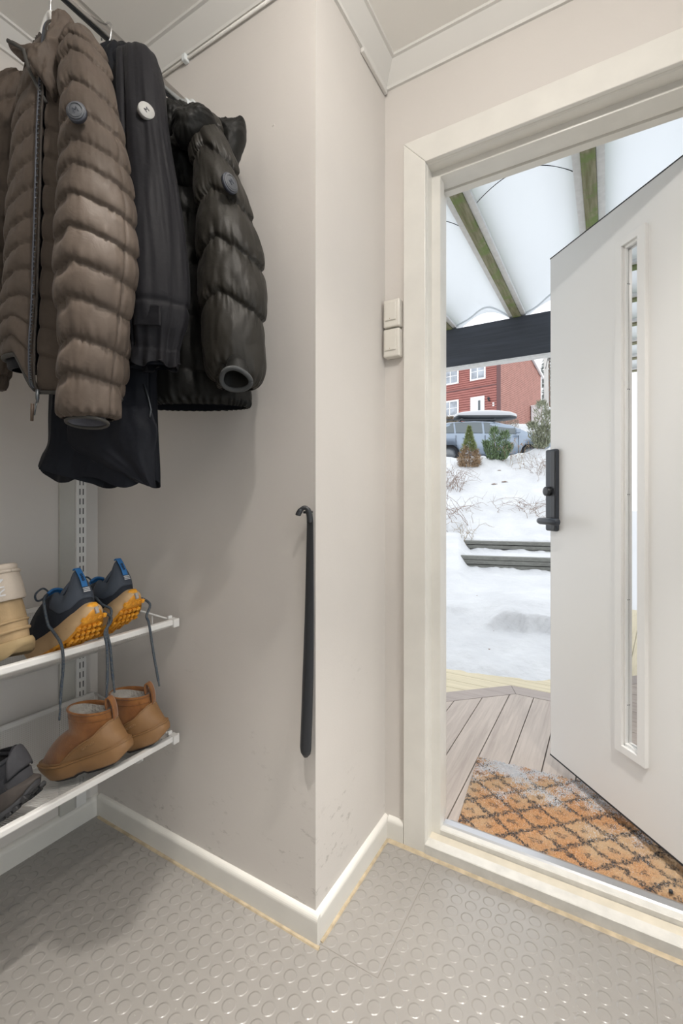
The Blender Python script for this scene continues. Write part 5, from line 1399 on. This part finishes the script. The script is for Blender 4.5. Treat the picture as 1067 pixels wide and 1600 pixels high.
# ---------------------------------------------------------------- blue trail-running shoes
def runner(heel, yawd, pitch, label, laces):
    o = thing('running_shoe', label, 'running shoe', tuple(heel), 'pair of blue trail running shoes', (0, pitch, PI + math.radians(yawd)))
    L = .285; O = outline(L, .043, .051, 72)
    zb = lambda s: float(np.interp(s, [0, .05, .10, .16, .24, .6, .8, 1.0], [.044, .031, .021, .012, .004, .0, .006, .038]))
    zt = lambda s: float(np.interp(s, [0, .08, .3, .7, 1.0], [.070, .060, .048, .040, .050]))
    ms = rows_mesh('midsole', sole_rows(O, L, zb, zt, 1.0, .93, .006, 15, .004), M['foam'], o, caps=(True, True))
    rows_mesh('outsole', sole_rows(O, L, lambda s: zb(s) - .0035, lambda s: zb(s) + .008 + .014 * max(0, 1 - s / .25), 1.0, 1.012, .001, 5, .005), M['orange'], o, caps=(True, True))
    # lugs on the sole
    bm = bmesh.new(); random.seed(5)
    for ix in range(15):
        x = .010 + ix * .0185
        for iy in range(-3, 4):
            s = x / L; w = float(np.interp(s, [0, .12, .3, .48, .68, .82, .93, 1.0], [.024, .036, .036, .036, .044, .040, .026, .01]))
            y = iy * .0135 + (.006 if ix % 2 else 0)
            if abs(y) > w or (abs(y) < .006 and ix % 3 == 1): continue
            z = zb(s) - .0035; dz = (zb(min(1, s + .02)) - zb(max(0, s - .02))) / (.04 * L)
            Mx = Matrix.Translation((x, y, z)) @ Matrix.Rotation(-math.atan(dz), 4, 'Y') @ Matrix.Rotation(random.uniform(-.5, .5), 4, 'Z')
            addbox(bm, -.0052, .0052, -.0045, .0045, -.0045, .003, .0012, 1, Mx)
    lug = frombm('lugs', bm, M['orange'], o)
    V = [( .012, -.004, zb(.04) - .006), (.012, .004, zb(.04) - .006), (.05, .008, zb(.17) - .0045), (.05, -.008, zb(.17) - .0045), (.012, -.004, zb(.04) + .012), (.012, .004, zb(.04) + .012)]
    box('shank_inlay', -.0105, -.003, -.0042, .0042, .036, .052, M['oline'], o, bev=.002, world=False)
    zc = lambda s, x: .122 + .036 * max(0, 1 - s / .24) ** 1.0 - .018 * math.sin(PI * min(1, s / .38)) + .006 * s
    cl = (.078, .058, .034)
    rr = upper_rows(O, L, lambda s: zt(s) - .004, cl, zc, 34, .7, .90)
    up = rows_mesh('upper', rr, M['navy_mesh'], o, th=.003)
    # slate heel panel
    n = len(O); rows = []
    for j in range(20):
        r = []
        for k in range(-17, 18):
            s = O[k % n][0] / L; lo = float(np.interp(abs(k), [0, 8, 17], [.18, .22, .62])); q_ = (lo + (1 - lo) * j / 19) * 33; a = int(q_); b = min(a + 1, 33)
            p = Vector(rr[a][k % n]).lerp(Vector(rr[b][k % n]), q_ - a); c = Vector((.08, 0, p.z)); r.append(p + (p - c).normalized() * (.0022 + .003 * math.sin(PI * j / 19)))
        rows.append(r)
    hp = rows_mesh('heel_panel', rows, M['slate'], o, closed=False); solid(hp, .003, -1)
    # padded collar ring + dark inside
    a_ = [2 * PI * k / 60 for k in range(61)]
    cr = [Vector((cl[0] - (cl[1] - .003) * math.cos(a), (cl[2] - .002) * math.sin(a), zc((cl[0] - cl[1] * math.cos(a)) / L, 0))) for a in a_]
    tube('collar_padding', cr, .0052, M['slate'], o, 10, world=False)
    rows = [[(cl[0] - (cl[1] - .006 - .010 * t) * math.cos(a), (cl[2] - .004) * math.sin(a), zc((cl[0] - cl[1] * math.cos(a)) / L, 0) - .002 - .05 * t) for a in a_[:-1]] for t in (0, .3, .6, 1)]
    rows_mesh('lining', rows, M['sole_blk'], o, caps=(False, True))
    # tongue
    V = []
    tp = curvepts([(.150, 0, .105), (.138, 0, .126), (.126, 0, .142), (.116, 0, .146)], 10)
    for p in tp:
        for y in np.linspace(-.020, .020, 9): V.append((p.x, y, p.z - 18 * y * y))
    tg = obj('tongue', V, grid_faces(10, 9, False), M['blue'], o, True); solid(tg, .006)
    # blue pull tab with three printed rings
    pts = curvepts([(.0085, 0, .110), (.0078, 0, .126), (.0100, 0, .142), (.0155, 0, .160), (.024, 0, .160)], 20); V = []
    for p in pts:
        for y in np.linspace(-.0072, .0072, 7): V.append((p.x, y, p.z))
    tb = obj('heel_tab', V, grid_faces(20, 7, False), M['blue'], o, True); solid(tb, .0024)
    def onheel(z, sx): # frame on the back of the heel
        return Vector((sx, 0, z))
    MW = bpy_matrix(o)
    text_mesh('tab_rings', 'ooo', .0125, M['ink'], MW @ frame_M(Vector((.0060, 0, .134)), Vector((-.12, 0, -1)), Vector((0, -1, 0))) , tb, .0006)
    for q_, tx in enumerate(('RUN AND', 'TRAIL 360', 'SHOES')):
        pass
    bm = bmesh.new(); random.seed(9)
    for rrow in range(3):
        y = -.0085
        while y < .0075:
            w = random.uniform(.0012, .0024); x_ = .0045 - .006 * rrow * .12
            addbox(bm, -.0006, .0012, y, y + w, .105 - rrow * .0042, .1075 - rrow * .0042); y += w + .0007
    pr = frombm('printed_lines', bm, M['print'], hp); pr.location = (.0055, 0, 0)
    # laces
    bm = bmesh.new()
    for i in range(5):
        x = .140 + i * .018; zz = .127 - i * .0115
        tube_bm(bm, curvepts([(x, -.024, zz - .014), (x - .006, 0, zz + .004), (x + .004, .024, zz - .014)], 10), .0022, 6)
    frombm('lacing', bm, M['lace'], o, True)
    lp_ = Vector((.132, .006, .140))
    tube('lace_bow', curvepts([lp_, lp_ + Vector((-.01, .020, .014)), lp_ + Vector((.0, .036, .004)), lp_ + Vector((.012, .026, -.010)), lp_], 24), .0024, M['lace'], o, 6, world=False)
    for L_ in laces:
        l0 = MW @ lp_; wp = [MW @ Vector(p) for p in L_[0]] + [Vector(p) for p in L_[1]]
        tube('loose_lace', curvepts(wp, 40), [.0034] * 36 + [.0024] * 4, M['lace'], o, 7)
    return o
# ---------------------------------------------------------------- placement helpers
def place(px, py, f): return P(px, py, f)
H1 = P(152, 982, 1.090)
runner(P(157, 982, 1.085), 5, math.radians(26), 'blue running shoe with orange tread, left one of the pair, laces hanging from its tongue',
       [([(.135, .006, .142), (.10, .045, .120), (.09, .058, .06)], [P(82, 985, 1.075), P(96, 1008, 1.045), P(99, 1040, 1.06), P(96, 1075, 1.065), P(93, 1125, 1.07)]),
        ([(.13, -.02, .12), (.06, -.05, .06), (.02, -.05, .02)], [P(164, 987, 1.10), P(167, 1010, 1.10), P(168, 1050, 1.105), P(166, 1090, 1.11)])])
runner(P(219, 957, 1.205), 5, math.radians(26), 'blue running shoe with orange tread, right one of the pair, nearest the wall',
       [([(.13, .02, .12), (.06, .055, .06), (.03, .055, .03)], [P(167, 984, 1.12), P(172, 1010, 1.115), P(175, 1045, 1.12), P(179, 1082, 1.125)]),
        ([(.13, -.02, .12), (.06, -.05, .06), (.02, -.055, .02)], [P(229, 962, 1.24), P(233, 975, 1.24), P(239, 1015, 1.24), P(246, 1055, 1.24), P(249, 1072, 1.24)])])
boot(P(207, 1180, 1.195), 26, math.radians(17), 'brown suede ankle boot with fleece lining, left one of the pair on the lower shelf')
boot(P(265, 1151, 1.295), 26, math.radians(17), 'brown suede ankle boot with fleece lining, right one of the pair, nearest the wall')

# ---------------------------------------------------------------- cream sock boot (cut by the picture edge)
def sockboot(heel, yawd, pitch):
    o = thing('sock_trainer', 'sand-coloured high trainer with cream lettered cuff at the left end of the upper shelf', 'trainer', tuple(heel), None, (0, pitch, PI + math.radians(yawd)))
    L = .29; O = outline(L, .046, .054)
    zb = lambda s: float(np.interp(s, [0, .08, .2, .7, 1], [.024, .008, .0, .002, .03])); zt = lambda s: float(np.interp(s, [0, .3, 1], [.042, .036, .036]))
    rows_mesh('outsole', sole_rows(O, L, zb, zt, .98, 1.0, .003, 8, .003), M['tan_sole'], o, caps=(True, True))
    zc = lambda s, x: .168 - .03 * s
    rr = upper_rows(O, L, lambda s: zt(s) - .003, (.070, .050, .034), zc, 34, .7, .95)
    rows_mesh('upper', rr, M['tan_up'], o, th=.003)
    a_ = [2 * PI * k / 60 for k in range(60)]
    for z, w in ((.062, .004), (.082, .003)):
        tube('overlay_ridge', [Vector(rr[int((z - .036) / .13 * 33)][k % len(O)]) + Vector((-.001, 0, 0)) for k in range(-16, 17)], w, M['tan_up'], o, 8, world=False)
    cx0 = .066
    def ring(z, rx, ry): return [(cx0 - rx * math.cos(a), ry * math.sin(a), z) for a in a_]
    cu = rows_mesh('cuff', [ring(.128, .058, .043), (ring(.132, .061, .046)), ring(.16, .060, .045), ring(.188, .056, .041), ring(.192, .053, .038), ring(.19, .050, .035), ring(.17, .049, .034)], M['tan_cuff'], o)
    tube('cuff_rib', [Vector(v) for v in ring(.193, .056, .041) + ring(.193, .056, .041)[:1]], .004, M['tan_cuff'], cu, 8, world=False)
    rows = [ring(.188, .051, .036), ring(.20, .0545, .0395), ring(.208, .0545, .0395), ring(.210, .052, .037), ring(.19, .050, .035)]
    rows_mesh('cuff_top', rows, M['tan_cuff'], cu)
    MW = bpy_matrix(o); d = Vector((-.826, .564, 0)).normalized()
    text_mesh('cuff_letters', 'RN', .030, M['print'], MW @ frame_M(Vector((cx0, 0, .158)) + Vector((d.x * .0605, d.y * .0475, 0)), Vector((0, 0, 1)), Vector((.564, .826, 0))), cu, .0008)
sockboot(P(46, 1024, 1.00), 10, math.radians(15))
# ---------------------------------------------------------------- dark hiking shoe (lower left)
def hiker(heel, yawd, pitch):
    o = thing('hiking_shoe', 'worn black hiking shoe with lugged sole at the left end of the lower shelf', 'hiking shoe', tuple(heel), None, (0, pitch, PI + math.radians(yawd)))
    L = .30; O = outline(L, .044, .052)
    zb = lambda s: float(np.interp(s, [0, .06, .13, .22, .7, 1], [.034, .018, .008, .0, .0, .035])); zt = lambda s: float(np.interp(s, [0, .3, 1], [.056, .048, .046]))
    rows_mesh('outsole', sole_rows(O, L, zb, lambda s: zb(s) + .014, .96, 1.02, .001, 6, .004), M['hk_rim'], o, caps=(True, True))
    rows_mesh('midsole', sole_rows(O, L, lambda s: zb(s) + .013, zt, 1.02, .95, .004, 8, .003), M['hk_mid'], o, caps=(True, True))
    bm = bmesh.new(); random.seed(8)
    for ix in range(14):
        x = .012 + ix * .020
        for sg in (-1, 1):
            for y in (.030, .012):
                s = x / L; z = zb(s); dz = (zb(min(1, s + .02)) - zb(max(0, s - .02))) / (.04 * L)
                addbox(bm, -.006, .006, -.0075, .0075, -.006, .003, .0015, 1, Matrix.Translation((x + (.008 if y < .02 else 0), sg * y * (.8 if ix < 1 else 1), z)) @ Matrix.Rotation(-math.atan(dz), 4, 'Y') @ Matrix.Rotation(sg * .35, 4, 'Z'))
    frombm('lugs', bm, M['sole_blk'], o)
    zc = lambda s, x: .122 + .012 * max(0, 1 - s / .08) - .016 * math.sin(PI * min(1, s / .4)) + .006 * s
    cl = (.078, .056, .036); rr = upper_rows(O, L, lambda s: zt(s) - .004, cl, zc, 30, .7, .91)
    rows_mesh('upper', rr, M['hk_up'], o, th=.003)
    n = len(O)
    def panel(nm, k0, k1, t0, t1, mt_, off):
        rows = []
        for j in range(10):
            r = []
            for k in range(k0, k1 + 1):
                q_ = (t0 + (t1 - t0) * j / 9) * 29; a = int(q_); b = min(a + 1, 29); p = Vector(rr[a][k % n]).lerp(Vector(rr[b][k % n]), q_ - a); c = Vector((.08, 0, p.z)); r.append(p + (p - c).normalized() * off)
            rows.append(r)
        q_ = rows_mesh(nm, rows, mt_, o, closed=False); solid(q_, .003, -1)
    panel('heel_patch', -6, 6, .36, .98, M['hk_patch'], .0045); panel('heel_band', -7, 7, .02, .30, M['hk_patch'], .003); panel('side_overlay', 7, 20, .0, .5, M['hk_up'], .003); panel('side_overlay', -20, -7, .0, .5, M['hk_up'], .003)
    a_ = [2 * PI * k / 60 for k in range(61)]
    tube('collar_padding', [Vector((cl[0] - (cl[1] - .003) * math.cos(a), (cl[2] - .002) * math.sin(a), zc((cl[0] - cl[1] * math.cos(a)) / L, 0))) for a in a_], .0055, M['hk_up'], o, 10, world=False)
    rows = [[(cl[0] - (cl[1] - .006) * math.cos(a), (cl[2] - .004) * math.sin(a), zc((cl[0] - cl[1] * math.cos(a)) / L, 0) - .002 - .05 * t) for a in a_[:-1]] for t in (0, .5, 1)]
    rows_mesh('lining', rows, M['sole_blk'], o, caps=(False, True))
hiker(P(64, 1250, 1.02), 22, math.radians(20))
# ================================================================ light, camera
def point(name, loc, power, radius, col=(1, .95, .89)):
    l = bpy.data.lights.new(name, 'POINT'); l.energy = power; l.color = col; l.shadow_soft_size = radius
    o = bpy.data.objects.new(name, l); o.location = loc; COL.objects.link(o); return o
def spot(name, loc, power, radius=.03, angle=150, blend=.6, col=(1, .93, .85), rot=(0, 0, 0)):
    l = bpy.data.lights.new(name, 'SPOT'); l.energy = power; l.color = col; l.shadow_soft_size = radius; l.spot_size = math.radians(angle); l.spot_blend = blend
    o = bpy.data.objects.new(name, l); o.location = loc; o.rotation_euler = rot; COL.objects.link(o); return o
point('ceiling_spot', (-.10, .30, 2.37), 14.5, .022)
spot('ceiling_spot_closet', (-.54, .31, 2.43), 62, .02, 46, .5, (1, .95, .89))
spot('entry_fill_spot', (.42, .66, 2.43), 95, .04, 70, .5, (1, .95, .89))  # added spot to brighten the entry floor, walls and door
point('ceiling_spot_rear', (-.45, -1.1, 2.37), 2, .05)
spot('ceiling_spot_door', (.34, .93, 2.43), 26, .035, 108, .7, (1, .94, .86))
def area(name, loc, power, sx, sy, rot, col):
    l = bpy.data.lights.new(name, 'AREA'); l.energy = power; l.shape = 'RECTANGLE'; l.size = sx; l.size_y = sy; l.color = col
    o = bpy.data.objects.new(name, l); o.location = loc; o.rotation_euler = rot; COL.objects.link(o); return o
# added fill: unseen area light under the ceiling, right of the camera
area('fill_area_light', (1.0, .1, 2.40), 8, .6, .6, (0, 0, 0), (1, .965, .93))
for nm, loc, sx, sy, rot in (('added_window_portal', (XR + .05, -.4, 1.2), 2.1, 2.65, (0, PI / 2, 0)), ('doorway_portal', (-.04, YD + .17, 1.06), .86, 2.1, (-PI / 2, 0, 0))):
    o = area(nm, loc, 1, sx, sy, rot, (1, 1, 1)); o.data.cycles.is_portal = True
W = bpy.data.worlds.new('overcast_sky'); S.world = W; W.use_nodes = True
nt = W.node_tree; bg = nt.nodes['Background']; tc = nt.nodes.new('ShaderNodeTexCoord'); sp = nt.nodes.new('ShaderNodeSeparateXYZ'); rp = nt.nodes.new('ShaderNodeValToRGB')
nt.links.new(tc.outputs['Generated'], sp.inputs[0]); nt.links.new(sp.outputs['Z'], rp.inputs[0])
rp.color_ramp.elements[0].position = 0; rp.color_ramp.elements[0].color = (.90, .92, .95, 1); rp.color_ramp.elements[1].position = .6; rp.color_ramp.elements[1].color = (.93, .965, 1, 1)
nt.links.new(rp.outputs[0], bg.inputs[0]); bg.inputs[1].default_value = 1.27
cam = bpy.data.cameras.new('camera'); co = bpy.data.objects.new('camera', cam); COL.objects.link(co)
co.location = (0, 0, CH); co.rotation_euler = (PI / 2, 0, math.radians(30.37))
cam.sensor_fit = 'VERTICAL'; cam.sensor_height = 36; cam.lens = 36 * FPX / 1600; cam.shift_y = (HY - 800) / 1600 * 1
cam.clip_start = .02; cam.clip_end = 500
S.camera = co
S.view_settings.view_transform = 'Standard'; S.view_settings.look = 'None'; S.view_settings.gamma = 1; S.view_settings.use_curve_mapping = False
S.view_settings.exposure = 0.60
